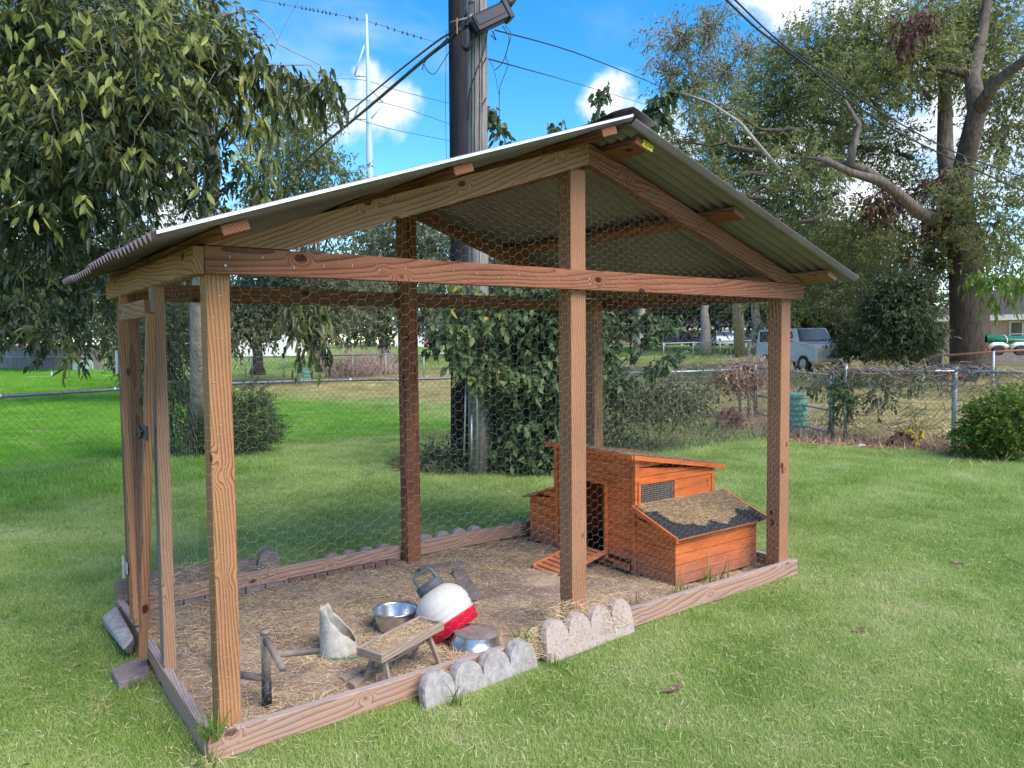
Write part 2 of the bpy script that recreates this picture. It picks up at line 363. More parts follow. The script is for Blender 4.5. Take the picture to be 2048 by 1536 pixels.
# sheets on the ground
def sheet(name, poly, mat, z=.004, kind='structure', seg=1):
    m = MB(); pts = [Vector((p[0], p[1], float(terr(p[0], p[1]))+z)) for p in poly]
    m.v = [tuple(p) for p in pts]; m.f = [tuple(range(len(pts)))]
    o = m.build(name, mat); tag(o, kind=kind); return o
def strip(name, pts, w, mat, z=.006, h=0.0):
    """a path of given width (towards the back) through ground pixels"""
    vs = []; fs = []
    for k, p in enumerate(pts):
        for q in (0, 1):
            x, y = p[0], p[1]
            d = Vector((x-CAM[0], y-CAM[1], 0)).normalized()*w*q
            vs.append((x+d.x, y+d.y, float(terr(x+d.x, y+d.y))+z))
    for k in range(len(pts)-1): fs.append((2*k, 2*k+2, 2*k+3, 2*k+1))
    m = MB(); m.v = vs; m.f = fs; o = m.build(name, mat); return tag(o, kind='structure')
def dens(p, q, n=12):
    return [Vector(p).lerp(Vector(q), k/n) for k in range(n+1)]

ASPH = noisy('asphalt', [(.3, (.05, .05, .055)), (.7, (.10, .10, .105))], 4, .9)
CONC = noisy('pale_concrete', [(.3, (.42, .41, .39)), (.7, (.58, .56, .53))], 4, .9)
DIRT = noisy('run_dirt', [(.32, (.16, .115, .10)), (.5, (.26, .19, .16)), (.68, (.42, .31, .24))], 3.2, .95, 0, .9, .02, 8)
LITTER = noisy('leaf_litter', [(.3, (.10, .065, .045)), (.5, (.21, .14, .10)), (.7, (.34, .25, .19))], 7, .95, 0, .9, .03, 8)

# run floor: a low uneven bed of dirt
n = 60; xs = np.linspace(.03, 4.32, n*2); ys = np.linspace(.03, 2.2, n)
X, Y = np.meshgrid(xs, ys, indexing='ij')
Z = .014+.012*np.sin(X*5.1+1)*np.cos(Y*6.3)+.01*np.sin(X*13+Y*9)+rng.normal(0, .003, X.shape)+.012
V = np.stack([X, Y, Z], -1).reshape(-1, 3); i, j = np.meshgrid(np.arange(2*n-1), np.arange(n-1), indexing='ij')
F = np.stack([i*n+j, (i+1)*n+j, (i+1)*n+j+1, i*n+j+1], -1).reshape(-1, 4)
o = npmesh('dirt_floor', V, F, DIRT, smooth=True); tag(o, kind='structure')

# ------------------------------------------------------------------ timber builder
def timber(name, p0, p1, w, th, mat, parent, up=(0, 0, 1), bev=.003):
    """sawn board from p0 to p1 (centre line); w across `up`-ish direction, th across the other; local x runs along the grain"""
    p0 = Vector(p0); p1 = Vector(p1); x = (p1-p0); L = x.length; x.normalize(); u = Vector(up); z = (u-x*u.dot(x)).normalized(); y = z.cross(x)
    m = MB().box((0, 0, 0), (L, th, w))
    me = bpy.data.meshes.new(name); me.from_pydata(m.v, [], m.f)
    bm = bmesh.new(); bm.from_mesh(me); bmesh.ops.bevel(bm, geom=list(bm.edges), offset=bev, segments=1, affect='EDGES'); bm.to_mesh(me); bm.free()
    me.materials.append(mat); o = bpy.data.objects.new(name, me); COL.objects.link(o)
    c = (p0+p1)/2
    o.matrix_basis = Matrix(((x.x, y.x, z.x, c.x), (x.y, y.y, z.y, c.y), (x.z, y.z, z.z, c.z), (0, 0, 0, 1)))
    if parent is not None:
        o.parent = parent; o.matrix_parent_inverse = Matrix.Translation(-parent.location) if parent.parent is None else Matrix.Identity(4)
    return o

# ------------------------------------------------------------------ the run
run = thing('chicken_run', (0, 0, 0), 'open-sided timber chicken run with hexagonal wire netting and a corrugated metal gable roof', 'chicken run')
FW, DP = 4.37, 2.2          # front width, depth
T = .045; H0, H1 = 2.10, 2.215
BH = .118
# posts
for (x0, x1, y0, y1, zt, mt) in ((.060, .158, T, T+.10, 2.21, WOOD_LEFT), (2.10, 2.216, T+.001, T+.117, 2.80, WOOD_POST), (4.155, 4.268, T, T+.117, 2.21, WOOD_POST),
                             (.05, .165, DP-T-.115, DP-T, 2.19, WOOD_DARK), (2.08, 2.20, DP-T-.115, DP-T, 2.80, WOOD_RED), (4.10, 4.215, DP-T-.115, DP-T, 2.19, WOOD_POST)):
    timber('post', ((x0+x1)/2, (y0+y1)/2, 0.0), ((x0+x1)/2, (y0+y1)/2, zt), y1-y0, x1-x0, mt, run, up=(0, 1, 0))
# headers
hz = (H0+H1)/2; hh = H1-H0
timber('header_beam', (.046, T/2, hz), (FW, T/2, hz), hh, T, WOOD_RED, run)
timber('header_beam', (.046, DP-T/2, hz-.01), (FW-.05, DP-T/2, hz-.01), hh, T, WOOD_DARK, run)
timber('header_beam', (T/2-.001, 0.0, hz-.004), (T/2-.001, DP, hz-.004), hh, T, WOOD_TAN, run)
timber('header_beam', (4.30, T+.002, hz-.004), (4.30, DP-T-.002, hz-.004), hh, T, WOOD_RED, run)
# rafters in the two gables
AX, AZ = 2.205, 2.945
sl_l = (AZ-2.222)/(AX-.06); sl_r = (AZ-2.222)/(4.38-AX)
def rafter(y, side, mt):
    h = .118
    if side < 0:
        poly = [(.05, y, 2.219), (AX-.001, y, AZ), (AX-.001, y, AZ-h), (.42, y, 2.219)]
    else:
        poly = [(AX+.001, y, AZ), (4.376, y, 2.219), (4.03, y, 2.219), (AX+.001, y, AZ-h)]
    # geometry kept in a local frame along the slope so that the grain follows it
    ang = math.atan(sl_l) if side < 0 else -math.atan(sl_r)
    c = sum((Vector(p) for p in poly), Vector())/4
    R = Matrix.Rotation(-ang, 3, 'Y'); Ri = R.inverted()
    m = MB(); lp = [Ri @ (Vector(p)-c) for p in poly]
    m.prism(lp, Ri @ Vector((0, T, 0))); o = m.build('rafter', mt)
    o.matrix_basis = Matrix.Translation(c) @ R.to_4x4(); adopt(o, run); return o
for y, a, b in ((0.0, WOOD_TAN, WOOD_RED), (DP-T, WOOD_DARK, WOOD_RED)):
    rafter(y, -1, a); rafter(y, 1, b)
# purlins lying flat on the rafters
def zl(x): return 2.222+sl_l*(x-.06)
def zr(x): return 2.222+sl_r*(4.38-x)
for x, side, mt, y0 in ((.10, -1, WOOD_RED, -.285), (1.16, -1, WOOD_RED, -.29), (2.09, -1, WOOD_RED, -.30), (2.37, 1, WOOD_RED, -.26), (3.27, 1, WOOD_RED, -.24), (4.33, 1, WOOD_TAN, -.25)):
    z = (zl(x) if side < 0 else zr(x)); ang = math.atan(sl_l) if side < 0 else -math.atan(sl_r)
    nrm = Vector((-math.sin(ang), 0, math.cos(ang)))
    c = Vector((x, 0, z))+nrm*.0235
    timber('purlin', (c.x, y0, c.z), (c.x, 2.32, c.z), .044, .112, mt, run, up=nrm)
# roof sheets: corrugations run from ridge to eave
PITCH = .084; AMP = .018
def sheetmesh(side, y0, y1, lift):
    nseg = int(round((y1-y0)/PITCH*10)); ys = np.linspace(y0, y1, nseg+1); hts = AMP*np.cos(2*PI*(ys-0)/PITCH)+lift
    ss = np.linspace(0, 1, 9)
    if side < 0:
        x0, x1 = -.20, AX+.06; zz = lambda x: zl(x)
        nx, nzv = -math.sin(math.atan(sl_l)), math.cos(math.atan(sl_l))
    else:
        x0, x1 = 4.53, AX+.02; zz = lambda x: zr(x)
        nx, nzv = math.sin(math.atan(sl_r)), math.cos(math.atan(sl_r))
    V = []
    for lay in (0, .0016):
        for s in ss:
            x = x0+(x1-x0)*s
            sag = 0
            h = hts+lay+.046+AMP
            V.append(np.stack([x+nx*h, ys, zz(x)+nzv*h-sag], -1))
    V = np.array(V); m = len(ss); k = len(ys); V = V.reshape(-1, 3); F = []
    idx = np.arange(2*m*k).reshape(2, m, k)
    a = idx[0]; F.append(np.stack([a[:-1, :-1], a[:-1, 1:], a[1:, 1:], a[1:, :-1]], -1).reshape(-1, 4))
    c = idx[1]; F.append(np.stack([c[:-1, :-1], c[1:, :-1], c[1:, 1:], c[:-1, 1:]], -1).reshape(-1, 4))
    for e0, e1 in ((idx[0][0], idx[1][0]), (idx[0][-1], idx[1][-1]), (idx[0][:, 0], idx[1][:, 0]), (idx[0][:, -1], idx[1][:, -1])):
        F.append(np.stack([e0[:-1], e0[1:], e1[1:], e1[:-1]], -1))
    return V, np.concatenate(F, 0)
edges = [-.33, .43, 1.18, 1.95, 2.36]
for side in (-1, 1):
    for k in range(4):
        V, F = sheetmesh(side, edges[k], edges[k+1]+.02, .011*(k % 2))
        o = npmesh('roof_sheet', V, F, ROOFM, run, smooth=True)
        bpy.context.view_layer.objects.active = o
# ridge cap with a kicked-up loose front end
m = MB(); capy = [-.345, -.2, .4, 1.0, 1.6, 2.39]; prof = [(-.17, -.052), (-.10, -.026), (-.02, .0), (.02, .0), (.10, -.028), (.17, -.055)]
for k, y in enumerate(capy):
    for lay in (0, .002):
        for px_, pz_ in prof: m.v.append((AX+.03+px_, y, 3.052+pz_+lay+(.018 if k == 0 else 0)*(1 if px_ < 0 else .4)))
q = len(prof)
for k in range(len(capy)-1):
    for i in range(q-1):
        a = k*2*q+i; b = (k+1)*2*q+i
        m.f.append((a, a+1, b+1, b)); m.f.append((a+q, b+q, b+q+1, a+q+1))
for i in range(q-1): m.f.append((i, i+q, i+q+1, i+1))
m.build('ridge_cap', CAPM, run)
# bright zinc lip along the cut front edge of the left slope
m = MB()
A_ = Vector((-.205, -.336, zl(-.205)+.070)); B_ = Vector((AX+.02, -.336, zl(AX+.02)+.070))
m.hexa([A_, A_+Vector((0, .006, 0)), B_+Vector((0, .006, 0)), B_], [p+Vector((0, 0, .013)) for p in (A_, A_+Vector((0, .006, 0)), B_+Vector((0, .006, 0)), B_)])
m.build('edge_lip', plain('bright_zinc', (.75, .78, .82), .35, .2), run)
# yellow tag stapled on the end of the ridge purlin
yt = plain('yellow_tag', (.75, .60, .05), .5); p0 = Vector((2.385, -.2625, 2.915))
m = MB().box(p0+Vector((.03, 0, -.008)), (.085, .002, .038), Matrix.Rotation(.33, 3, 'Y')); tg = m.build('tag', yt, run)
m = MB()
for k, (dx, w_) in enumerate(((-.02, .03), (.018, .02), (-.015, .035))): m.box(p0+Vector((.03+dx, -.0022, .002-.009*k-dx*.33)), (w_, .001, .0035), Matrix.Rotation(.33, 3, 'Y'))
m.build('tag_print', BLACKM, tg)
# base boards
def board(p0, p1, mt=WOOD_BASE, h=BH, name='base_board'): return timber(name, p0, p1, h, T, mt, run)
board((0.001, T/2, BH/2), (1.66, T/2, BH/2)); board((2.40, T/2, BH/2+.004), (4.33, T/2, BH/2+.004))
board((T/2-.002, T+.001, BH/2), (T/2-.002, DP-.001, BH/2))
board((T+.001, DP-T/2, BH/2+.03), (2.07, DP-T/2, BH/2+.03)); board((2.21, DP-T/2, BH/2+.035), (3.9, DP-T/2, BH/2+.035))
board((4.30, T+.003, BH/2), (4.30, DP-.05, BH/2))
for (x, z) in ((.10, .085), (.125, .062), (.42, .09), (.13, 2.135), (2.2, 2.165), (2.2, 2.135)): MB().tube([(x, -.0035, z), (x, .003, z)], .0045, 8).build('screw', SILVERM, run)
# fixed door jambs on the left side: weathered stud and hinge jamb
timber('door_post', (.036, .90, .10), (.036, .885, 2.10), .085, .060, WOOD_SIDE, run, up=(0, 1, 0))
timber('door_post', (.022, 1.76, .10), (.022, 1.74, 2.10), .055, .04, WOOD_TAN, run, up=(0, 1, 0))
# door leaf: hangs crookedly and ajar
dstile = timber('door', (-.022, .745, 1.96), (-.048, 1.12, .10), .05, .04, WOOD_POST, run, up=(0, 1, 0))
def dpart(name, p0, p1, w, th, mt, up=(0, 1, 0)):
    o = timber(name, p0, p1, w, th, mt, None, up=up); o.parent = dstile; o.matrix_parent_inverse = (Matrix(dstile.matrix_basis)).inverted(); return o
dpart('rail', (-.004, .91, 1.99), (-.004, 1.64, 1.99), .09, .035, WOOD_TAN, (0, 0, 1))
dpart('stile', (-.022, 1.60, 1.94), (-.012, 1.50, .20), .03, .03, WOOD_POST)
dpart('bottom_rail', (.010, 1.68, .30), (.010, 1.60, .12), .06, .03, WOOD_TAN)
for z, y in ((1.70, 1.76), (.44, 1.80)):
    h = MB().tube([(-.018, y, z-.07), (-.018, y, z+.07)], .011, 8).box((-.010, y-.035, z), (.006, .05, .07)).build('hinge', SILVERM)
    h.parent = dstile; h.matrix_parent_inverse = Matrix(dstile.matrix_basis).inverted()
lz = 1.37; ly = .74
m = MB().box((-.07, ly, lz), (.012, .12, .07)).box((-.082, ly+.05, lz+.012), (.014, .06, .016), Matrix.Rotation(.5, 3, 'X')).box((-.082, ly+.045, lz-.02), (.014, .07, .014), Matrix.Rotation(-.35, 3, 'X'))
m.tube([(-.09, ly+.01, lz+.006), (-.075, ly+.01, lz+.006)], .012, 10)
lt = m.build('latch', BLACKM, None, bevel=.002); lt.parent = dstile; lt.matrix_parent_inverse = Matrix(dstile.matrix_basis).inverted()

# hexagonal netting
def netting(name, O, u, v, W_, H_, inside, parent, wdt=.052, r=.00034, warp=.005, seed=0, droop=None):
    rg = np.random.default_rng(seed); hx = wdt; s = hx/1.75
    # flat-top hexagons: columns 1.5 s apart, rows sqrt3 s apart
    cw = 1.5*s; rh = math.sqrt(3)*s
    nc = int(W_/cw)+3; nr = int(H_/rh)+3
    e0 = []; e1 = []; tw = []
    for c in range(-1, nc):
        for k in range(-1, nr):
            cx, cy = c*cw, k*rh+(rh/2 if c % 2 else 0)
            A = (cx+s/2, cy+rh/2); B = (cx-s/2, cy+rh/2); C_ = (cx+s, cy); D_ = (cx+s/2, cy-rh/2)
            e0 += [B, A, C_]; e1 += [A, C_, D_]; tw += [1, 0, 0]
    e0 = np.array(e0); e1 = np.array(e1); tw = np.array(tw, bool)
    mid = (e0+e1)/2; ok = inside(mid[:, 0], mid[:, 1]); e0, e1, tw = e0[ok], e1[ok], tw[ok]
    O = np.array(O, float); u = np.array(u, float); v = np.array(v, float); nn = np.cross(u, v)
    ph = rg.uniform(0, 6, 6)
    def mp(e):
        a, c = e[:, 0], e[:, 1]
        key = np.round(a/s*2).astype(np.int64)*7919+np.round(c/rh*4).astype(np.int64)*104729
        hsh = lambda q: (np.sin(key*q)*43758.5453) % 1-.5
        da = .007*np.sin(a*5+ph[0])+.008*np.sin(c*5+ph[1]+a*3)+hsh(.0123)*.010
        dc = .008*np.sin(a*6+ph[2])+.006*np.sin(c*7+ph[3])+hsh(.0317)*.010
        dn = warp*np.sin(a*4+ph[4])*np.sin(c*3.3+ph[5])+hsh(.0511)*.003
        return O+np.outer(a+da, u)+np.outer(c+dc, v)+np.outer(dn, nn)
    V, F = nptubes(mp(e0), mp(e1), np.where(tw, r*1.4, r))
    o = npmesh(name, V, F, WIREM, parent)
    o['kind'] = 'stuff'
    return o
def gable(x, z, lo=.1):
    top = np.where(x < AX, zl(x), zr(x))-.012
    return (x > 0) & (x < FW) & (z > lo) & (z < top)
netting('wire_netting', (.0, -.006, 0), (1, 0, 0), (0, 0, 1), FW, 3.0, lambda x, z: gable(x, z) & (x > .035) & (x < 4.265) & ~((z > H0+.035) & (z < H0+.05)), run, warp=.003, seed=1)
netting('wire_netting', (.0, DP-T-.005, 0), (1, 0, 0), (0, 0, 1), FW, 3.0, lambda x, z: gable(x, z) & (x > .05) & (x < 4.25), run, seed=2)
netting('wire_netting', (.004, 0, 0), (0, 1, 0), (0, 0, 1), 1.0, 2.12, lambda y, z: (y > .05) & (y < .90+.06*(2-z)) & (z > .1) & (z < 2.12), run, seed=3, warp=.012)
netting('wire_netting', (4.15, 0, 0), (0, 1, 0), (0, 0, 1), 2.2, 2.12, lambda y, z: (y > .05) & (y < 2.15) & (z > .1) & (z < 2.12), run, seed=4)
o = netting('netting', (.012, .9, 0), (0, 1, 0), (0, 0, 1), .9, 2.0, lambda y, z: (y > .15) & (y < .84) & (z > .25) & (z < 1.97), None, seed=5, warp=.01)
o.parent = dstile; o.matrix_parent_inverse = Matrix(dstile.matrix_basis).inverted()

# ------------------------------------------------------------------ chicken coop
ORANGE = noisy('orange_stained_fir', [(.30, (.38, .080, .020)), (.48, (.56, .125, .026)), (.72, (.66, .19, .050))], 1.6, .62, 0, .25, .002, 7, stretch=(3, 3, 16))
def splash(m, amt=.75):
    t = m.node_tree; b = t.nodes['Principled BSDF']; src = b.inputs['Base Color'].links[0].from_socket; c = t.nodes.new('ShaderNodeNewGeometry'); sp = t.nodes.new('ShaderNodeSeparateXYZ'); t.links.new(c.outputs['Position'], sp.inputs[0])
    n1 = N(t, 'ShaderNodeTexNoise', _Scale=14.0, _Detail=7.0, _Roughness=.7); t.links.new(c.outputs['Position'], n1.inputs['Vector'])
    h_ = N(t, 'ShaderNodeMapRange'); h_.inputs['From Min'].default_value = .34; h_.inputs['From Max'].default_value = .0; t.links.new(sp.outputs[2], h_.inputs['Value'])
    f_ = N(t, 'ShaderNodeMapRange', interpolation_type='SMOOTHSTEP'); f_.inputs['From Min'].default_value = .55; f_.inputs['From Max'].default_value = 1.15; f_.inputs['To Max'].default_value = amt; t.links.new(math2(t, 'ADD', n1.outputs[0], math2(t, 'MULTIPLY', h_.outputs[0], .6)), f_.inputs['Value'])
    mx = N(t, 'ShaderNodeMix', data_type='RGBA'); mx.inputs['B'].default_value = (.22, .15, .12, 1); t.links.new(f_.outputs[0], mx.inputs['Factor']); t.links.new(src, mx.inputs['A']); t.links.new(mx.outputs['Result'], b.inputs['Base Color'])
splash(ORANGE)
ORANGE2 = noisy('faded_orange_fir', [(.30, (.36, .12, .06)), (.5, (.50, .17, .075)), (.72, (.58, .25, .14))], 3, .75, 0, .35, .003, 7, stretch=(3, 3, 14))
FELT = noisy('black_roof_felt', [(.3, (.014, .015, .018)), (.7, (.035, .036, .042))], 60, .9, 0, .5, .003)
DARKIN = plain('dark_coop_shade', (.03, .018, .012), .95)  # near-black brown standing in for shade inside the coop; also colours the pull
coop = thing('chicken_coop', (3.75, 1.15, 0), 'small orange wooden hen house with felt roofs, two nest boxes and a ramp', 'hen house')
CX0, CX1, CY0, CY1 = 3.29, 4.19, .70, 1.64
def croof(x): return .945-(x-3.24)*.165
def cp(name, m, mat=ORANGE, bev=.0015): return m.build(name, mat, coop, bevel=bev)
rq = random.Random(3)
# planks (each one proud or set back a little)
def planks_x(y, x0, x1, z0, ztop, nrm, hgt=.095, hole=None, roofl=None):
    z = z0
    while z < ztop-.005:
        zz = min(z+hgt-.004, ztop); segs = [(x0, x1)]
        if hole and not (zz < hole[2] or z > hole[3]): segs = [(x0, hole[0]), (hole[1], x1)]
        for a, b in segs:
            if b-a < .02: continue
            t0 = zz; t1 = zz
            if roofl: t0 = min(zz, roofl(a)); t1 = min(zz, roofl(b))
            if t0 <= z+.004: continue
            if t1 <= z+.004: b = a+(b-a)*(t0-z-.004)/(t0-t1); t1 = z+.004
            off = rq.uniform(0, .002)*nrm
            m = MB().hexa([(a, y+off, z), (b, y+off, z), (b, y+off+.012*-nrm, z), (a, y+off+.012*-nrm, z)], [(a, y+off, t0), (b, y+off, t1), (b, y+off+.012*-nrm, t1), (a, y+off+.012*-nrm, t0)])
            if nrm > 0: m.f = [tuple(reversed(f)) for f in m.f]
            m.build('plank', ORANGE, coop)
        z += hgt
def planks_y(x, y0, y1, z0, ztop, nrm, hgt=.095, hole=None, mat=None, topf=None):
    z = z0
    while z < ztop-.005:
        zz = min(z+hgt-.004, ztop); segs = [(y0, y1)]
        if hole and z < hole[3]-.02 and zz > hole[2]+.02: segs = [(y0, hole[0]), (hole[1], y1)]
        for a, b in segs:
            if b-a < .02: continue
            t0 = zz; t1 = zz
            if topf: t0 = min(zz, topf(a)); t1 = min(zz, topf(b))
            if max(t0, t1) <= z+.004: continue
            if t0 <= z+.004: a = a+(b-a)*(z+.004-t0)/(t1-t0); t0 = z+.004
            if t1 <= z+.004: b = b-(b-a)*(z+.004-t1)/(t0-t1); t1 = z+.004
            if b-a < .004: continue
            off = rq.uniform(0, .002)*nrm; xa = x+off; xb = x+off-.012*nrm
            m = MB().hexa([(xa, a, z), (xb, a, z), (xb, b, z), (xa, b, z)], [(xa, a, t0), (xb, a, t0), (xb, b, t1), (xa, b, t1)])
            m.build('plank', mat or ORANGE, coop)
        z += hgt
DH = (1.02, 1.38, .12, .69)   # door opening in y, z
planks_y(CX0, CY0+.04, CY1-.04, .10, .90, -1, hole=DH)
planks_x(CY0, CX0+.035, CX1-.035, .62, .93, -1, hgt=.075, roofl=lambda x: croof(x)-.03, hole=None)
planks_x(CY1, CX0+.035, CX1-.035, .10, .93, 1, roofl=lambda x: croof(x)-.03)
planks_y(CX1, CY0+.04, CY1-.04, .10, .76, 1)
planks_x(CY0, CX0+.035, CX1-.035, .10, .50, -1)
# inside lining and floor
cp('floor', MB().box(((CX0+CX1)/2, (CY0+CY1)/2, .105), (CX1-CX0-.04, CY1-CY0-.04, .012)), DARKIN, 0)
# corner posts
for x, y, ztop in ((CX0+.016, CY0+.016, .925), (CX0+.016, CY1-.016, .925), (CX1-.016, CY0+.016, .775), (CX1-.016, CY1-.016, .775)):
    sgnx = -1 if x < 3.7 else 1; sgny = -1 if y < 1.1 else 1
    cp('corner_post', MB().box((x+.006*sgnx, y+.006*sgny, .0+ztop/2), (.042, .042, ztop)))
# door frame
y0, y1, z0, z1 = DH
cp('door_frame', MB().box((CX0-.012, y0-.012, (z0+z1)/2-.01), (.02, .026, z1-z0+.05)).box((CX0-.012, y1+.012, (z0+z1)/2-.01), (.02, .026, z1-z0+.05)).box((CX0-.012, (y0+y1)/2, z1+.012), (.021, y1-y0-.003, .024)))
# bottom rail, pull-out tray with a strip above, coloured dark as the slot's shade
cp('slot_shade', MB().box((CX0+.004, .98, .118), (.01, .5, .028)), DARKIN, 0)
tr = cp('tray', MB().box((CX0-.014, 1.17, .075), (.022, .84, .05)))
MB().box((CX0-.027, .95, .078), (.004, .07, .016)).build('pull', DARKIN, tr)
# main roof
def roofpanel(poly_top, th, name, mat): 
    n_ = (Vector(poly_top[1])-Vector(poly_top[0])).cross(Vector(poly_top[2])-Vector(poly_top[1])).normalized()
    if n_.z < 0: n_ = -n_
    return MB().prism([Vector(p)-n_*th for p in poly_top], n_*th).build(name, mat, coop)
rx0, rx1, ry0, ry1 = 3.235, 4.29, .665, 1.70
rp = [(rx0, ry0, croof(rx0)), (rx1, ry0, croof(rx1)), (rx1, ry1, croof(rx1)), (rx0, ry1, croof(rx0))]
roof1 = roofpanel(rp, .016, 'roof', ORANGE2)
fl = [(p[0]+(.008 if p[0] < 3.7 else -.008), p[1]+(.008 if p[1] < 1.1 else -.008), p[2]+.0035) for p in rp]
MB().prism([Vector(p)-Vector((0, 0, .003)) for p in fl], (0, 0, .003)).build('felt', FELT, roof1)
for a, b in ((0, 1), (1, 2), (2, 3), (3, 0)):
    pa, pb = Vector(rp[a]), Vector(rp[b]); d = (pb-pa).normalized(); out = Vector((d.y, -d.x, 0))
    c = (pa+pb)/2+out*.007-Vector((0, 0, .012)); ang = math.atan2((pb-pa).z, (Vector((pb.x-pa.x, pb.y-pa.y, 0))).length)
    m = MB(); hb = [pa+out*.001-Vector((0, 0, .030)), pb+out*.001-Vector((0, 0, .030)), pb+out*.014-Vector((0, 0, .030)), pa+out*.014-Vector((0, 0, .030))]
    m.hexa(hb, [p+Vector((0, 0, .036)) for p in hb]); mt = ORANGE if a in (0, 3) else ORANGE2
    m.build('fascia', mt, roof1)
# window with sliding panel on the near side
wx0, wx1, wz0, wz1 = 3.33, 4.15, .555, .715
fr = MB().box(((wx0+wx1)/2, CY0-.012, wz1+.012), (wx1-wx0+.05, .022, .026)).box(((wx0+wx1)/2, CY0-.012, wz0-.002), (wx1-wx0+.05, .022, .026)).box((wx0-.012, CY0-.012, (wz0+wz1)/2+.005), (.026, .0215, wz1-wz0-.004)).box((wx1+.012, CY0-.012, (wz0+wz1)/2+.005), (.026, .0215, wz1-wz0-.004))
win = cp('window', fr)
MB().box((3.52, CY0-.001, .635), (.36, .008, .13)).build('opening_shade', DARKIN, win)  # solid panel, its near-black colour stands for the shade behind the window
g0 = []; g1 = []
for x in np.arange(wx0+.01, 3.70, .016): g0.append((x, CY0-.010, wz0+.008)); g1.append((x, CY0-.010, wz1))
for z in np.arange(wz0+.016, wz1, .016): g0.append((wx0, CY0-.0115, z)); g1.append((3.71, CY0-.0115, z))
V, F = nptubes(g0, g1, .0013); npmesh('wire_grid', V, F, WIREM, win)
MB().box((3.93, CY0-.010, .638), (.44, .010, .145)).build('sliding_panel', ORANGE, win, bevel=.002)
MB().box((4.11, CY0-.018, .645), (.018, .012, .055)).build('handle', ORANGE, win, bevel=.003)
# nest box at the near side
NX0, NX1, NY0, NY1 = 3.29, 4.225, .30, .688
def nroof(y): return .565-(NY1+.02-y)*.36
planks_x(NY0, NX0, NX1, .045, .395, -1, hgt=.075)
planks_y(NX0, NY0+.013, NY1-.002, .045, .56, -1, hgt=.085, topf=lambda y: nroof(y)-.016)
planks_y(NX1, NY0+.013, NY1-.002, .045, .56, 1, hgt=.085, topf=lambda y: nroof(y)-.016)
np_ = [(NX0-.05, NY0-.055, nroof(NY0-.055)), (NX1+.075, NY0-.055, nroof(NY0-.055)), (NX1+.075, NY1, nroof(NY1)), (NX0-.05, NY1, nroof(NY1))]
roof2 = roofpanel(np_, .012, 'nest_roof', ORANGE2)
MB().prism([Vector(p)+Vector((0, 0, .0015)) for p in np_], (0, 0, .0035)).build('felt', FELT, roof2)
for xx in (NX0-.055, NX1+.068):
    a = Vector((xx, NY0-.06, nroof(NY0-.06)-.022)); b_ = Vector((xx, NY1-.003, nroof(NY1)-.022))
    MB().hexa([a, a+Vector((.016, 0, 0)), b_+Vector((.016, 0, 0)), b_], [a+Vector((0, 0, .034)), a+Vector((.016, 0, .034)), b_+Vector((.016, 0, .034)), b_+Vector((0, 0, .034))]).build('fascia', ORANGE, roof2)
# nest box at the far side
def nroof2(y): return .56-(y-1.66)*.34
planks_y(NX0, 1.662, 2.0, .045, .56, -1, hgt=.085, topf=lambda y: nroof2(y)-.016)
planks_x(2.0, NX0, NX1, .045, .42, 1)
np2 = [(NX0-.05, 1.655, nroof2(1.655)), (NX1+.05, 1.655, nroof2(1.655)), (NX1+.05, 2.06, nroof2(2.06)), (NX0-.05, 2.06, nroof2(2.06))]
roof3 = roofpanel(np2, .018, 'nest_roof', ORANGE2)
# ramp with cleats
ra = Vector((3.27, 0, .135)); rb = Vector((2.80, 0, .03)); ry = (1.0, 1.33)
rot = Matrix.Rotation(-math.atan2(ra.z-rb.z, ra.x-rb.x), 3, 'Y')
c = (ra+rb)/2+Vector((0, (ry[0]+ry[1])/2, 0)); L = (ra-rb).length
ramp_ = MB().box(c, (L, ry[1]-ry[0], .010), rot).build('ramp', ORANGE2, coop)
for q in (-1, 1): MB().box(c+rot @ Vector((0, q*(ry[1]-ry[0])/2, .012)), (L, .02, .03), rot).build('side_rail', ORANGE2, ramp_)
for k in range(8):
    MB().box(c+rot @ Vector((-L/2+.04+k*(L-.08)/7, 0, .011)), (.014, ry[1]-ry[0]-.03, .010), rot).build('cleat', ORANGE2, ramp_)

# ------------------------------------------------------------------ things in the run
STEEL = noisy('dull_steel', [(.3, (.42, .43, .45)), (.7, (.62, .63, .65))], 12, .28, .9, .1)
GREYPVC = noisy('dusty_brown_pipe', [(.3, (.16, .125, .115)), (.7, (.27, .21, .19))], 9, .7, 0, .2)
WHITEPL = noisy('milky_plastic', [(.3, (.46, .44, .42)), (.7, (.60, .585, .565))], 4, .42, 0, .05)
WHITEOLD = noisy('dirty_white_plastic', [(.3, (.26, .23, .20)), (.5, (.42, .395, .36)), (.75, (.54, .51, .47))], 14, .7, 0, .3)
REDPL = noisy('red_plastic', [(.3, (.60, .008, .035)), (.7, (.75, .012, .05))], 4, .4, 0, .05)
GREYPL = noisy('dark_grey_plastic', [(.3, (.045, .055, .07)), (.7, (.10, .115, .13))], 9, .6, 0, .2)
STONE = noisy('grey_concrete', [(.3, (.24, .205, .20)), (.55, (.36, .325, .32)), (.75, (.46, .425, .42))], 26, .95, 0, .7, .004, 8)
STONEP = noisy('pink_pebble_concrete', [(.30, (.20, .13, .115)), (.42, (.40, .31, .28)), (.7, (.48, .39, .36))], 60, .95, 0, .6, .004, 6)
STONED = noisy('dark_flat_stone', [(.3, (.14, .11, .105)), (.7, (.27, .22, .21))], 8, .95, 0, .6, .01, 6)
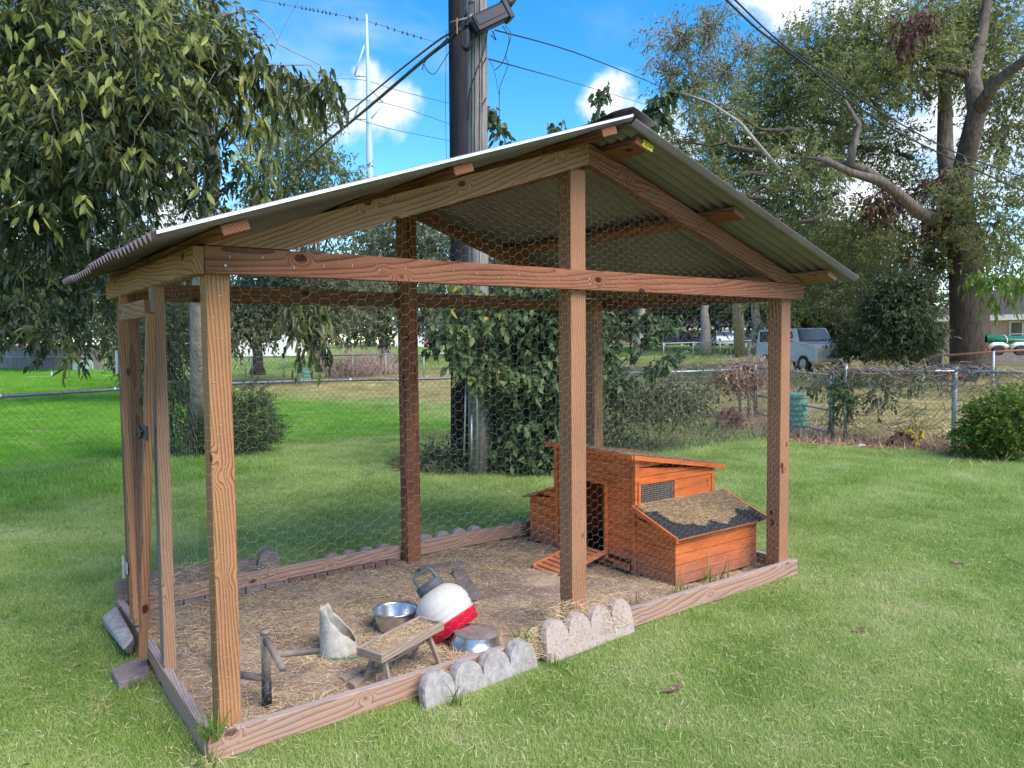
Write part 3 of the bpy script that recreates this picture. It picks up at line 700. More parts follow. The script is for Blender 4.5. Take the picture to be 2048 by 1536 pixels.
# steel bowl
bt = thing('metal_bowl', (1.33, .83, .02), 'shiny steel bowl standing upright beside the white drinker', 'bowl')
B = Matrix.Translation((1.33, .83, .022))
MB().lathe([(.0, .0), (.09, .0), (.112, .03), (.128, .10), (.132, .128), (.142, .131), (.142, .136), (.130, .136), (.125, .125), (.108, .032), (.088, .006), (0, .006)], 40, B).build('bowl', STEEL, bt, True)
# overturned pan
pp = Vector((1.60, .34, .02)); bt = thing('metal_pan', pp, 'dirt-crusted metal pan lying upside down under the red drinker base', 'pan')
B = Matrix.Translation(pp) @ Matrix.Rotation(.08, 4, 'Y')
MB().lathe([(.155, .0), (.158, .006), (.145, .012), (.135, .06), (.128, .078)], 40, B).build('pan_wall', STEEL, bt, True)
MB().lathe([(.1345, .073), (.130, .084), (.06, .087), (0, .085)], 40, B).build('pan_bottom', STONED, bt, True)
# white drinker: red tray, ribbed jug, grey cap handle, leaning over
jb = W(914, 1262, 4.56)
wt = thing('poultry_drinker', jb, 'white plastic poultry drinker with red tray and grey cap handle, tipped over to the left', 'poultry drinker')
vdir = Vector(ray(914, 1240)).normalized(); upv = (Vector((0, 0, 1))-vdir*vdir.z).normalized(); rgt = Vector(Rv); rgt = (rgt-vdir*rgt.dot(vdir)).normalized()
ax = (-rgt*.53+upv*.85+vdir*.02).normalized()
rotq = Vector((0, 0, 1)).rotation_difference(ax).to_matrix().to_4x4()
J = Matrix.Translation(jb+ax*-.012) @ rotq
MB().lathe([(0, .014), (.154, .014), (.169, .074), (.177, .077), (.175, .085), (.166, .079), (.150, .025), (0, .025)], 44, J).build('tray', REDPL, wt, True)
MB().lathe([(.150, .030), (.152, .07), (.160, .085), (.166, .098), (.160, .105), (.168, .112), (.172, .135), (.164, .142), (.172, .150), (.172, .175), (.163, .212), (.145, .246), (.115, .276), (.085, .294), (.06, .303)], 48, J).build('jug', WHITEPL, wt, True)
cap = MB().lathe([(0, .296), (.085, .296), (.088, .30), (.085, .345), (.078, .352), (0, .354)], 28, J).build('cap', GREYPL, wt, True)
# handle: rectangular loop
hd = MB()
# handle plane faces the camera; width axis is the camera-right axis made perpendicular to the jug axis
wax = Vector(Rv)-ax*Vector(Rv).dot(ax); wax.normalize(); base = J @ Vector((0, 0, .345))
hp = [base-wax*.062, base-wax*.058+ax*.068, base-wax*.044+ax*.080, base+wax*.044+ax*.080, base+wax*.058+ax*.068, base+wax*.062]
hd.tube(hp, .0125, 6); hd.build('handle', GREYPL, cap)
# wooden trough feeder on splayed legs
NL, NR, FR_, FL_ = (Vector(CAM+ray(x, y)*((z-1.8)/ray(x, y)[2])) for x, y, z in ((712, 1298, .215), (768, 1325, .215), (892, 1250, .235), (835, 1240, .235)))
NR = NL+(NR-NL)*.95
cen = (NL+NR+FR_+FL_)/4
ft = thing('trough_feeder', (cen.x, cen.y, 0.02), 'small weathered wooden trough on splayed legs, filled with straw', 'feeder')
dl = ((FR_+FL_)/2-(NL+NR)/2); dw = ((NR-NL)+(FR_-FL_))/2; Lf = dl.length; Wf = .165; dl.normalize(); dw = (dw-dl*dw.dot(dl)); dw.normalize(); dn = dw.cross(dl)
if dn.z < 0: dn = -dn
def tb(a, b, w, th, up, name='side'): return timber(name, a, b, w, th, WOOD_FEED, ft, up=up, bev=.002)
for s in (-1, 1):
    tb(cen-dl*Lf/2+dw*Wf/2*s, cen+dl*Lf/2+dw*Wf/2*s, .045, .016, dn)
    tb(cen+dl*(Lf/2-.008)*s-dw*(Wf/2-.009), cen+dl*(Lf/2-.008)*s+dw*(Wf/2-.009), .045, .016, dn, 'end')
tb(cen-dl*(Lf/2-.02)-dn*.016, cen+dl*(Lf/2-.02)-dn*.016, .010, Wf-.02, dn, 'trough_floor')
for s in (-1, 1):
    for q in (-1, 1):
        top = cen+dl*(Lf/2-.07)*s+dw*.03*q-dn*.028; bot = Vector((top.x+dw.x*.07*q+dl.x*.02*s, top.y+dw.y*.07*q+dl.y*.02*s, .022))
        tb(bot, top, .03, .018, dw, 'leg')
tb(cen-dl*(Lf/2-.07)-dn*.06+Vector((0, 0, -.02)), cen+dl*(Lf/2-.07)-dn*.06+Vector((0, 0, -.02)), .03, .012, dn, 'brace')
# broken white feeder tube on a green ring
cb = Vector((.925, .745, .025)); cf = thing('broken_bucket', cb, 'broken white cone-shaped plastic feeder standing on a green ring', 'feeder')
m = MB(); nn_ = 36; hgts = []
for j in range(nn_+1):
    a = 2*PI*j/nn_
    # the wall is broken low on the camera-right side
    d = (a-5.75+PI) % (2*PI)-PI
    hh_ = .255-.0*abs(d)
    if abs(d) < 1.9: hh_ = .045+.18*(abs(d)/1.9)**1.3
    hh_ += .006*math.sin(a*9)
    hgts.append(hh_)
K = 8
for lay in (0, -.004):
    for j in range(nn_):
        a = 2*PI*j/nn_
        for k in range(K+1):
            z = hgts[j]*k/K; r = .112-.17*z+lay
            m.v.append((cb.x+r*math.cos(a)-Rv[0]*z*.16, cb.y+r*math.sin(a)-Rv[1]*z*.16, cb.z+z))
for lay in (0, 1):
    for j in range(nn_):
        j2_ = (j+1) % nn_
        for k in range(K):
            q = [lay*nn_*(K+1)+j*(K+1)+k, lay*nn_*(K+1)+j2_*(K+1)+k, lay*nn_*(K+1)+j2_*(K+1)+k+1, lay*nn_*(K+1)+j*(K+1)+k+1]
            m.f.append(tuple(q if lay == 0 else q[::-1]))
for j in range(nn_):
    a = j*(K+1)+K; b = ((j+1) % nn_)*(K+1)+K; o_ = nn_*(K+1); m.f.append((a, b, b+o_, a+o_))
m.build('cone_wall', WHITEOLD, cf, True)
MB().lathe([(.128, -.004), (.150, -.004), (.152, .010), (.146, .012), (.142, .004), (.128, .004)], 40, Matrix.Translation(cb+Vector((.02, -.015, 0)))).build('ring', plain('green_plastic', (.03, .20, .15), .5), cf, True)
# pipe perch
pb = Vector((.355, .305, .02)); pe = thing('pipe_perch', pb, 'brown pipe perch stand with a black foot and three arms', 'perch')
MB().tube([pb+Vector((0, 0, .12)), pb+Vector((0, 0, .385))], .021, 14).tube([pb+Vector((0, 0, .372)), pb+Vector((0, 0, .392))], .024, 14).build('upright', GREYPVC, pe, True)
MB().tube([pb, pb+Vector((0, 0, .135))], .0235, 14).tube([pb+Vector((.0, 0, .05)), pb+Vector((.005, -.028, .05))], .012, 8).build('foot', BLACKM, pe, True)
rt = Vector(Rv); fw = Vector((Fv[0], Fv[1], 0)).normalized()
def arm(z0_, tgt, zt, r=.0165):
    a = pb+Vector((0, 0, z0_)); d = ray(*tgt); p = CAM+d*((zt-1.8)/d[2]); MB().tube([a, Vector(p)], r, 12).build('arm', GREYPVC, pe, True)
arm(.355, (566, 1337), .33); arm(.265, (636, 1302), .16); arm(.15, (481, 1350), .15, .018)
# offcuts and flat stones
def slab(name, pxs, th, mat, label, cat, z=0.02, group=None, rough=.006, bev=.004):
    pts = [G(x, y, z+th) for x, y in pxs]; m = MB(); r_ = random.Random(len(label))
    bot = [Vector((p.x, p.y, float(terr(p.x, p.y))+z)) for p in pts]; c0 = sum(pts, Vector())/len(pts)
    bot = [b+(b-Vector((c0.x, c0.y, b.z)))*.03 for b in bot]
    m.hexa(bot, pts); 
    v = pts[1]-pts[0]; w_ = pts[2]-pts[1]
    if v.cross(w_).z < 0: m.f = [tuple(reversed(f)) for f in m.f]
    return tag(m.build(name, mat, bevel=bev), label, cat, group)
slab('timber_offcut', [(680, 1352), (716, 1334), (724, 1340), (690, 1360)], .03, WOOD_FEED, 'short timber offcut on the straw, touching the trough feeder leg', 'wood offcut', bev=.003)
slab('timber_offcut', [(696, 1362), (724, 1346), (737, 1350), (710, 1372)], .035, WOOD_FEED, 'lighter timber offcut nearest the front board, below the other one', 'wood offcut', bev=.003)
slab('flat_stone', [(838, 1132), (925, 1120), (930, 1128), (842, 1142)], .03, STONED, 'thin dusty pinkish batten lying behind the grey drinker handle', 'batten')
slab('flat_stone', [(905, 1140), (925, 1134), (962, 1185), (955, 1192), (920, 1192)], .03, STONED, 'flat grey stone slab half buried right of the drinker', 'flat stone')
slab('clay_shard', [(893, 1324), (906, 1308), (912, 1312), (900, 1328)], .02, plain('clay', (.45, .14, .07), .9), 'small orange clay shard between trough feeder and front board', 'clay shard')

# ------------------------------------------------------------------ edging stones
def scallop(p0, p1, n_, hgt, th, mat, label, group=None, lean=.03, base=.45, name='edging_stone', zb=-.02, cat='edging stone'):
    p0 = Vector((p0[0], p0[1], zb)); p1 = Vector((p1[0], p1[1], zb)); d = (p1-p0); L = d.length; d.normalize(); nv = Vector((-d.y, d.x, 0)); rg = random.Random(label)
    w = L/n_; prof = []
    for k in range(n_):
        for q in range(9):
            a = PI-PI*q/8; x = k*w+w/2+math.cos(a)*w*.5; z = hgt*base+math.sin(a)*hgt*(1-base)*(1+rg.uniform(-.02, .02))
            if q in (0, 8) and not ((k == 0 and q == 0) or (k == n_-1 and q == 8)): z -= hgt*.03
            if q == 0 and k > 0: continue
            prof.append((x, z))
    m = MB(); pts = [(0, 0)]+prof+[(L, 0)]
    def P(x, z, y): return p0+d*x+Vector((0, 0, z))+nv*(y+lean*z/hgt)
    layers = [(0, .02), (.012, 0.0), (th-.012, 0.0), (th, .02)]; k = len(pts)
    cx_, cz = L/2, hgt/2
    for y, ins in layers:
        for x, z in pts:
            m.v.append(tuple(P(x+(cx_-x)*ins*.5, z+(cz-z)*ins if z > 0 else z, y)+Vector((rg.uniform(-.0015, .0015), rg.uniform(-.0015, .0015), rg.uniform(-.002, .002)))))
    for l in range(3):
        for i in range(k):
            j = (i+1) % k; m.f.append((l*k+i, (l+1)*k+i, (l+1)*k+j, l*k+j))
    # faces front/back as strips to the base line
    for l, fl_ in ((0, 1), (3, 0)):
        b0 = l*k
        for i in range(1, k-2):
            x0_, x1_ = pts[i][0], pts[i+1][0]; n0 = len(m.v); ins = layers[l][1]
            m.v.append(tuple(P(x0_+(cx_-x0_)*ins*.5, 0, layers[l][0]))); m.v.append(tuple(P(x1_+(cx_-x1_)*ins*.5, 0, layers[l][0])))
            f = (b0+i, b0+i+1, n0+1, n0); m.f.append(f if fl_ else tuple(reversed(f)))
    return tag(m.build(name, mat), label, cat, group)
ge = 'scalloped concrete edging around the run'
scallop((.985, -.155), (1.74, -.085), 4, .175, .055, STONE, 'grey four-lobed scalloped edging stone against the middle of the front board', ge, .04)
scallop((1.80, -.105), (2.53, -.055), 4, .235, .055, STONEP, 'larger pinkish scalloped edging stone in front of the middle post', ge, .05, .55)
REDC = noisy('red_concrete', [(.3, (.24, .15, .135)), (.7, (.36, .25, .23))], 20, .95, 0, .6, .004)
scallop((1.45, 2.235), (2.04, 2.225), 4, .185, .05, REDC, 'reddish scalloped edging stone behind the back board, left of the back middle post', ge, 0)
scallop((2.28, 2.235), (2.95, 2.235), 4, .20, .05, STONE, 'pale greyish scalloped edging stone behind the back board, right of the back middle post', ge, 0)
o = scallop((.0, 2.25), (.92, 2.22), 1, .26, .07, STONED, 'dark flat-topped concrete kerb with straw on it behind the back left corner of the run', None, 0, .93, 'concrete_kerb', cat='kerb')
scallop((.94, 2.24), (1.10, 2.22), 1, .30, .08, STONED, 'rounded grey edging stone sticking up behind the back board near the left post', ge, 0, .6)
slab('concrete_paver', [(222, 1340), (290, 1306), (300, 1345), (238, 1366)], .05, STONED, 'flat dusty concrete paver lying in the grass by the run door', 'paver', z=0.0)
# leaning block by the door
q = [G(200, 1240), G(262, 1312), G(272, 1290), G(238, 1205)]
m = MB(); top = [G(205, 1232, .10), G(246, 1300, .13), G(268, 1275, .15), G(232, 1212, .12)]
m.hexa([Vector(p)-Vector((0, 0, .01)) for p in q], top); tag(m.build('concrete_block', STONE, bevel=.012), 'chipped concrete block leaning on the left base board below the door hinge', 'concrete block')
# bricks under the back board
BRK = noisy('dusty_brick', [(.3, (.13, .075, .068)), (.7, (.22, .13, .115))], 14, .95, 0, .4)
x = 1.12; k = 0
while x < 2.0:
    w = .10; o = MB().box((x+w/2, DP-T-.03, .035), (w-.008, .05, .055)).build('brick', BRK, run, bevel=.003); x += w
x = .25
while x < 1.10:
    w = .14; o = MB().box((x+w/2, DP-T-.02, .03), (w-.008, .04, .05)).build('brick', STONED, run, bevel=.003); x += w

# ------------------------------------------------------------------ blades, straw, leaves
def strips(P, D, L, Wd, curve, seg=2, side=None):
    """curved flat blades: P base, D direction, L length, Wd width, curve droop; returns V,F(tris as quads degenerate-free)"""
    n_ = len(P); D = D/np.linalg.norm(D, axis=1, keepdims=True)
    if side is None:
        rnd = rng.normal(size=(n_, 3)); side = np.cross(D, rnd)
    side = side/(np.linalg.norm(side, axis=1, keepdims=True)+1e-9)
    rows = []
    for k in range(seg+1):
        s = k/seg; c = P+D*(L*s)[:, None]; c = c-np.array([0, 0, 1.0])*(curve*s*s)[:, None]
        w = Wd*(1-s*.85)*.5
        rows.append(c-side*w[:, None]); rows.append(c+side*w[:, None])
    V = np.stack(rows, 1).reshape(-1, 3); b = np.arange(n_)[:, None]*(2*(seg+1))
    F = np.concatenate([b+np.array([[2*k, 2*k+1, 2*k+3, 2*k+2]]) for k in range(seg)], 0)
    return V, F
def grass_clump(n_, rad, hgt, wid, seed, spread=.55):
    rg = np.random.default_rng(seed); a = rg.uniform(0, 2*PI, n_); r = rad*np.sqrt(rg.uniform(0, 1, n_))
    P = np.stack([r*np.cos(a), r*np.sin(a), np.full(n_, -.004)], -1)
    b_ = rg.uniform(0, 2*PI, n_); sp = rg.uniform(.05, 1, n_)*spread; D = np.stack([np.cos(b_)*sp, np.sin(b_)*sp, np.ones(n_)], -1)
    L = hgt*rg.uniform(.55, 1.25, n_); V, F = strips(P, D, L, np.full(n_, wid)*rg.uniform(.7, 1.3, n_), L*rg.uniform(.0, .45, n_), 2)
    v = np.repeat(rg.uniform(0, 1, n_), 6)
    return V, F, v
def scatter(name, pts, scl, mesh_o, mat, extra=None, kind='stuff', tiltz=.0):
    me = bpy.data.meshes.new(name); pts = np.asarray(pts, np.float32); me.vertices.add(len(pts)); me.vertices.foreach_set('co', pts.ravel())
    for an, av in dict(scl=scl, rz=rng.uniform(0, 2*PI, len(pts)), **(extra or {})).items():
        at = me.attributes.new(an, 'FLOAT', 'POINT'); at.data.foreach_set('value', np.asarray(av, np.float32))
    me.update(); o = bpy.data.objects.new(name, me); COL.objects.link(o); me.materials.append(mat)
    g = bpy.data.node_groups.new(name+'_nodes', 'GeometryNodeTree')
    g.interface.new_socket('Geometry', in_out='INPUT', socket_type='NodeSocketGeometry'); g.interface.new_socket('Geometry', in_out='OUTPUT', socket_type='NodeSocketGeometry')
    gi = g.nodes.new('NodeGroupInput'); go = g.nodes.new('NodeGroupOutput'); ip = g.nodes.new('GeometryNodeInstanceOnPoints')
    ob = g.nodes.new('GeometryNodeObjectInfo'); ob.inputs['Object'].default_value = mesh_o; ob.transform_space = 'ORIGINAL'
    a1 = g.nodes.new('GeometryNodeInputNamedAttribute'); a1.data_type = 'FLOAT'; a1.inputs['Name'].default_value = 'scl'
    a2 = g.nodes.new('GeometryNodeInputNamedAttribute'); a2.data_type = 'FLOAT'; a2.inputs['Name'].default_value = 'rz'
    cx = g.nodes.new('ShaderNodeCombineXYZ'); g.links.new(a2.outputs['Attribute'], cx.inputs[2])
    er = g.nodes.new('FunctionNodeEulerToRotation'); g.links.new(cx.outputs[0], er.inputs[0])
    mtp = g.nodes.new('GeometryNodeMeshToPoints'); g.links.new(gi.outputs[0], mtp.inputs[0])
    g.links.new(mtp.outputs[0], ip.inputs['Points']); g.links.new(ob.outputs['Geometry'], ip.inputs['Instance'])
    g.links.new(er.outputs[0], ip.inputs['Rotation']); g.links.new(a1.outputs['Attribute'], ip.inputs['Scale']); g.links.new(ip.outputs[0], go.inputs[0])
    md = o.modifiers.new('scatter', 'NODES'); md.node_group = g
    return tag(o, kind=kind)
# lawn
GRM, t, b = newmat('grass_blade')
at = t.nodes.new('ShaderNodeAttribute'); at.attribute_name = 'v'
oi = t.nodes.new('ShaderNodeObjectInfo'); ge_ = t.nodes.new('ShaderNodeNewGeometry')
nz_ = N(t, 'ShaderNodeTexNoise', _Scale=1.3, _Detail=6.0, _Roughness=.62); t.links.new(ge_.outputs['Position'], nz_.inputs['Vector'])
nb_ = N(t, 'ShaderNodeTexNoise', _Scale=.35, _Detail=3.0); t.links.new(ge_.outputs['Position'], nb_.inputs['Vector'])
f = math2(t, 'ADD', math2(t, 'ADD', math2(t, 'MULTIPLY', at.outputs['Fac'], .50), math2(t, 'MULTIPLY', math2(t, 'SUBTRACT', nb_.outputs[0], .5), .7)), math2(t, 'ADD', math2(t, 'MULTIPLY', oi.outputs['Random'], .12), math2(t, 'MULTIPLY', math2(t, 'SUBTRACT', nz_.outputs[0], .35), 1.15)))
gcol = ramp(t, f, [(.12, (.18, .30, .055)), (.45, (.37, .50, .13)), (.75, (.57, .64, .26)), (.95, (.76, .69, .45))])
dcol = ramp(t, f, [(.15, (.24, .25, .08)), (.5, (.50, .43, .20)), (.9, (.74, .62, .38))])
ad = t.nodes.new('ShaderNodeAttribute'); ad.attribute_type = 'INSTANCER'; ad.attribute_name = 'dry'
av = t.nodes.new('ShaderNodeAttribute'); av.attribute_type = 'INSTANCER'; av.attribute_name = 'viv'
vcol = ramp(t, f, [(.15, (.10, .27, .02)), (.5, (.20, .45, .04)), (.9, (.36, .60, .09))])
m1 = N(t, 'ShaderNodeMix', data_type='RGBA'); t.links.new(av.outputs['Fac'], m1.inputs['Factor']); t.links.new(gcol, m1.inputs['A']); t.links.new(vcol, m1.inputs['B'])
mx = N(t, 'ShaderNodeMix', data_type='RGBA'); t.links.new(ad.outputs['Fac'], mx.inputs['Factor']); t.links.new(m1.outputs['Result'], mx.inputs['A']); t.links.new(dcol, mx.inputs['B'])
t.links.new(mx.outputs['Result'], b.inputs['Base Color']); b.inputs['Roughness'].default_value = .55; b.inputs['Specular IOR Level'].default_value = .25
trn = t.nodes.new('ShaderNodeBsdfTranslucent'); t.links.new(mx.outputs['Result'], trn.inputs[0]); ms = t.nodes.new('ShaderNodeMixShader'); ms.inputs[0].default_value = .45
t.links.new(b.outputs[0], ms.inputs[1]); t.links.new(trn.outputs[0], ms.inputs[2]); t.links.new(ms.outputs[0], t.nodes['Material Output'].inputs[0])
V, F, v = grass_clump(105, .09, .038, .0033, 5, 1.05)
me = bpy.data.meshes.new('grass_clump'); me.from_pydata(V.tolist(), [], F.tolist()); at_ = me.attributes.new('v', 'FLOAT', 'POINT'); at_.data.foreach_set('value', v.astype(np.float32)); me.materials.append(GRM)
clump = bpy.data.objects.new('grass_clump', me)
def lawn_points():
    P = []; Sc = []
    for r0, r1, dn, sc in ((1.6, 5, 330, 1.0), (5, 9, 220, 1.15), (9, 16, 90, 1.6), (16, 30, 26, 2.4), (30, 60, 6, 3.6), (60, 110, 1.0, 6)):
        half = math.radians(46 if r0 < 5 else 40)
        area = half*(r1*r1-r0*r0); n_ = int(area*dn)
        r = np.sqrt(rng.uniform(r0*r0, r1*r1, n_)); a = CYAW+rng.uniform(-half, half, n_)
        x = CAM[0]+r*np.sin(a); y = CAM[1]+r*np.cos(a)
        P.append(np.stack([x, y], -1)); Sc.append(np.full(n_, sc)*rng.uniform(.75, 1.2, n_))
    return np.concatenate(P), np.concatenate(Sc)
LP, LS = lawn_points()
def keep(x, y):
    k = ~((x > -.03) & (x < 4.38) & (y > -.02) & (y < 2.27))
    k &= ~((np.abs(x-1.36) < .42) & (y > -.17) & (y < 0)) & ~((np.abs(x-2.15) < .42) & (y > -.13) & (y < 0))
    # bed round the poles
    k &= ~(((x-5.3)/1.1)**2+((y-6.2)/1.0)**2 < 1)
    # litter belt along the right-hand fence
    fx = fence_x(y); k &= ~((x > fx-1.3) & (x < fx+.5) & (y > 2.0) & (y < 8.5))
    return k
SHEETS = []   # boxes of paving to keep clear, filled below as polygons in polar form
def pave(x, y):
    return np.ones(len(x), bool)
kk = keep(LP[:, 0], LP[:, 1]); LP = LP[kk]; LS = LS[kk]
LS = LS*(1+.9*np.clip((LP[:, 1]-6.7-.2*LP[:, 0])/.3, 0, 1)*np.clip((3.5-LP[:, 0])/1.5, 0, 1)*(LP[:, 1] < 9.5))
# paths are cleared by distance bands
def px_of(x, y):
    d = np.stack([x, y, terr(x, y)], -1)-CAM; dd = d @ Fv
    return 1024+CF*(d @ R2)/dd, 768-CF*(d @ U2)/dd
ppx, ppy = px_of(LP[:, 0], LP[:, 1])

# litter, bed
lit = []
for y in np.linspace(2.0, 9.0, 15): lit.append((float(fence_x(y))-1.35+.12*math.sin(y*5), y))
for y in np.linspace(9.0, 2.0, 15): lit.append((float(fence_x(y))+.6, y))
sheet('litter_bed', lit, LITTER, .006)
sheet('pole_bed', [(5.3+1.15*math.cos(a)*(1+.06*math.sin(5*a)), 6.2+1.05*math.sin(a)) for a in np.linspace(0, 2*PI, 24, endpoint=False)], LITTER, .006)
sheet('fence_bed', [(7.0, 6.4), (9.0, 5.2), (11.2, 5.6), (11.4, 8.8), (8.0, 9.4), (6.4, 8.4)], LITTER, .010)

def dressing(n_, x0, x1, y0, y1, z, L, w, cond=None, flat=.12):
    x = rng.uniform(x0, x1, n_); y = rng.uniform(y0, y1, n_)
    if cond is not None: k = cond(x, y); x, y = x[k], y[k]
    n_ = len(x); zz = (z(x, y) if callable(z) else np.full(n_, z))+rng.uniform(0, .008, n_)
    P = np.stack([x, y, zz], -1); a = rng.uniform(0, 2*PI, n_); D = np.stack([np.cos(a), np.sin(a), rng.uniform(-flat, flat*2, n_)], -1)
    Ln = L*rng.uniform(.4, 1.3, n_); side = np.cross(D, [0, 0, 1.0])+rng.normal(0, .3, (n_, 3))
    V, F = strips(P, D, Ln, np.full(n_, w), Ln*rng.uniform(-.05, .12, n_), 2, side)
    return V, F, np.repeat(rng.uniform(0, 1, n_), 6)
def joinstrips(parts):
    Vs, Fs, vs = [], [], []; o_ = 0
    for V, F, v in parts: Vs.append(V); Fs.append(F+o_); vs.append(v); o_ += len(V)
    return np.concatenate(Vs), np.concatenate(Fs), np.concatenate(vs)
def floorz(X, Y): return .026+.012*np.sin(X*5.1+1)*np.cos(Y*6.3)+.01*np.sin(X*13+Y*9)
def patch(x, y):   # straw lies thick in places, bare soil shows elsewhere
    f = np.sin(x*2.3+1.2)*np.cos(y*2.9+.4)+.6*np.sin(x*5+y*4)+.3*np.sin(11*x-7*y)
    bare = np.exp(-(((x-2.2)/.55)**2+((y-.75)/.5)**2))*2.2
    return rng.uniform(-1.6, 1.0, len(x)) < f-bare+1.0
V, F, v = joinstrips([dressing(64000, .06, 4.2, .06, 2.13, floorz, .055, .0034, patch), dressing(9000, .06, 4.2, .06, 2.13, floorz, .09, .0036, patch, .2)])
o = npmesh('straw', V, F, STRAW, attrs={'v': v}); tag(o, kind='stuff')
# straw tufts heaped against the edging stones and on roofs
hp_ = []
def heap(cx, cy, rx, ry, h, z0, n_, L=.07, w=.003):
    a = rng.uniform(0, 2*PI, n_); r = np.sqrt(rng.uniform(0, 1, n_)); x = cx+rx*r*np.cos(a); y = cy+ry*r*np.sin(a); z = z0+h*(1-r*r)*rng.uniform(.3, 1, n_)
    P = np.stack([x, y, z], -1); b_ = rng.uniform(0, 2*PI, n_); D = np.stack([np.cos(b_), np.sin(b_), rng.uniform(-.4, .5, n_)], -1)
    Ln = L*rng.uniform(.4, 1.4, n_); V, F = strips(P, D, Ln, np.full(n_, w), Ln*rng.uniform(0, .25, n_), 2); hp_.append((V, F, np.repeat(rng.uniform(.2, 1, n_), 6)))
heap(1.75, .0, .18, .08, .16, .03, 1100); heap(2.02, .02, .28, .07, .24, .05, 2400); heap(2.33, .0, .2, .07, .22, .05, 700); heap(1.25, -.05, .25, .04, .10, .03, 500)
heap(.45, 2.2, .42, .09, .20, .10, 1600); heap(1.0, 2.2, .12, .06, .1, .1, 300)
heap(.25, 1.6, .18, .35, .05, .02, 900); heap(-.07, 1.1, .05, .1, .02, .0, 150, .05); heap(-.3, .9, .05, .2, .02, .0, 160, .05)
heap(.0, .0, .08, .05, .04, 0, 80); heap(.1, .05, .07, .03, .04, .1, 90)
V, F, v = joinstrips(hp_); o = npmesh('straw_heaps', V, F, STRAW, attrs={'v': v}); tag(o, kind='stuff')
# straw on coop roofs and in the trough: each its own thing lying there
def onroof(n_, x0, x1, y0, y1, zf, cond, L=.035, w=.0034):
    V, F, v = dressing(n_, x0, x1, y0, y1, zf, L, w, cond, .15); return V, F, v
def cnd(x, y):
    s = (x-3.29)/.95; q_ = (y-.25)/.43
    lim = .12+.75*np.abs(s-.52)**1.3+.06*np.sin(s*17)+.05*np.sin(s*31)
    lim = np.where(s < .1, .75, lim); return (q_ > lim)
V, F, v = joinstrips([onroof(24000, 3.27, 4.27, .26, .68, lambda x, y: nroof(y)+.006+.006*np.sin(x*9)**2, cnd)])
o = npmesh('nest_roof_straw', V, F, STRAW, attrs={'v': v}); tag(o, 'chopped straw scattered over the black nest box roof', 'straw', kind='stuff')
V, F, v = joinstrips([onroof(12000, 3.25, 4.27, .68, 1.68, lambda x, y: croof(x)+.006, lambda x, y: rng.uniform(0, 1, len(x)) < .35+.5*np.sin(x*7+y*5)**2)])
o = npmesh('main_roof_straw', V, F, STRAW, attrs={'v': v*.5}); tag(o, kind='stuff')
nn2 = 2600; su = rng.uniform(-.92, .92, nn2); sv = rng.uniform(-.86, .86, nn2)
P = np.array(cen)+np.outer(su*Lf/2, np.array(dl))+np.outer(sv*Wf/2, np.array(dw))+np.outer(rng.uniform(-.005, .02, nn2), np.array(dn)); a = rng.uniform(0, 2*PI, nn2)
D = np.outer(np.cos(a), np.array(dl))+np.outer(np.sin(a), np.array(dw))+np.outer(rng.uniform(-.1, .2, nn2), np.array(dn))
V, F = strips(P, D, .022*rng.uniform(.5, 1.5, nn2), np.full(nn2, .002), np.zeros(nn2), 2); o = npmesh('trough_straw', V, F, STRAW, attrs={'v': np.repeat(rng.uniform(.2, 1, nn2), 6)}); tag(o, kind='stuff')
sh = MB().prism([cen+dl*(Lf/2-.02)*s1+dw*(Wf/2-.012)*s2+dn*-.010 for s1, s2 in ((-1, -1), (1, -1), (1, 1), (-1, 1))], dn*.008).build('trough_bedding', DIRT); tag(sh, kind='stuff')

# weeds: long green blades as individual tufts
def tuft(p, n_, h, w, label, mat=LEAF_BRIGHT, spread=.5, name='grass_tuft', group=None, rad=.05):
    rg = np.random.default_rng(abs(hash(label)) % 1000 if False else len(label)*7+int(p[0]*100) % 97)
    a = rg.uniform(0, 2*PI, n_); r = rad*np.sqrt(rg.uniform(0, 1, n_)); P = np.stack([p[0]+r*np.cos(a), p[1]+r*np.sin(a), np.full(n_, p[2])], -1)
    b_ = rg.uniform(0, 2*PI, n_); sp = rg.uniform(.1, 1, n_)*spread; D = np.stack([np.cos(b_)*sp, np.sin(b_)*sp, np.ones(n_)], -1); L = h*rg.uniform(.4, 1.1, n_)
    V, F = strips(P, D, L, np.full(n_, w), L*rg.uniform(.05, .5, n_), 5); o = npmesh(name, V, F, mat, attrs={'v': np.repeat(rg.uniform(.2, 1, n_), 12)})
    return tag(o, label, 'grass tuft', group)
gt = 'long grass tufts'
tuft((3.62, .20, .03), 26, .26, .008, 'tall green grass tuft growing against the near nest box wall', rad=.10, group=gt)
tuft((3.22, .17, .03), 22, .20, .008, 'sparse green grass tuft at the left corner of the near nest box', rad=.09, group=gt)
tuft((2.75, .20, .03), 22, .17, .006, 'thin dark grass tuft inside the run right of the middle post', LEAF_MID, rad=.12, group=gt)
tuft((4.05, .18, .03), 8, .25, .008, 'few curved grass blades at the right end of the nest box', rad=.05, group=gt)
tuft((.02, .02, .10), 60, .17, .008, 'pale green grass tuft at the near left corner of the run', LEAF_BRIGHT, .9, rad=.05, group=gt)
tuft((-.02, -.03, .0), 26, .13, .007, 'short grass tuft at the ground below the near left corner', LEAF_BRIGHT, .9, rad=.04, group=gt)
tuft((1.13, -.20, .0), 14, .20, .009, 'long arching grass blades in front of the grey scalloped stone', LEAF_BRIGHT, .7, rad=.03, group=gt)
tuft((1.70, -.01, .15), 20, .10, .009, 'pale cut grass tuft between the two scalloped stones', LEAF_BRIGHT, .8, rad=.06, group=gt)
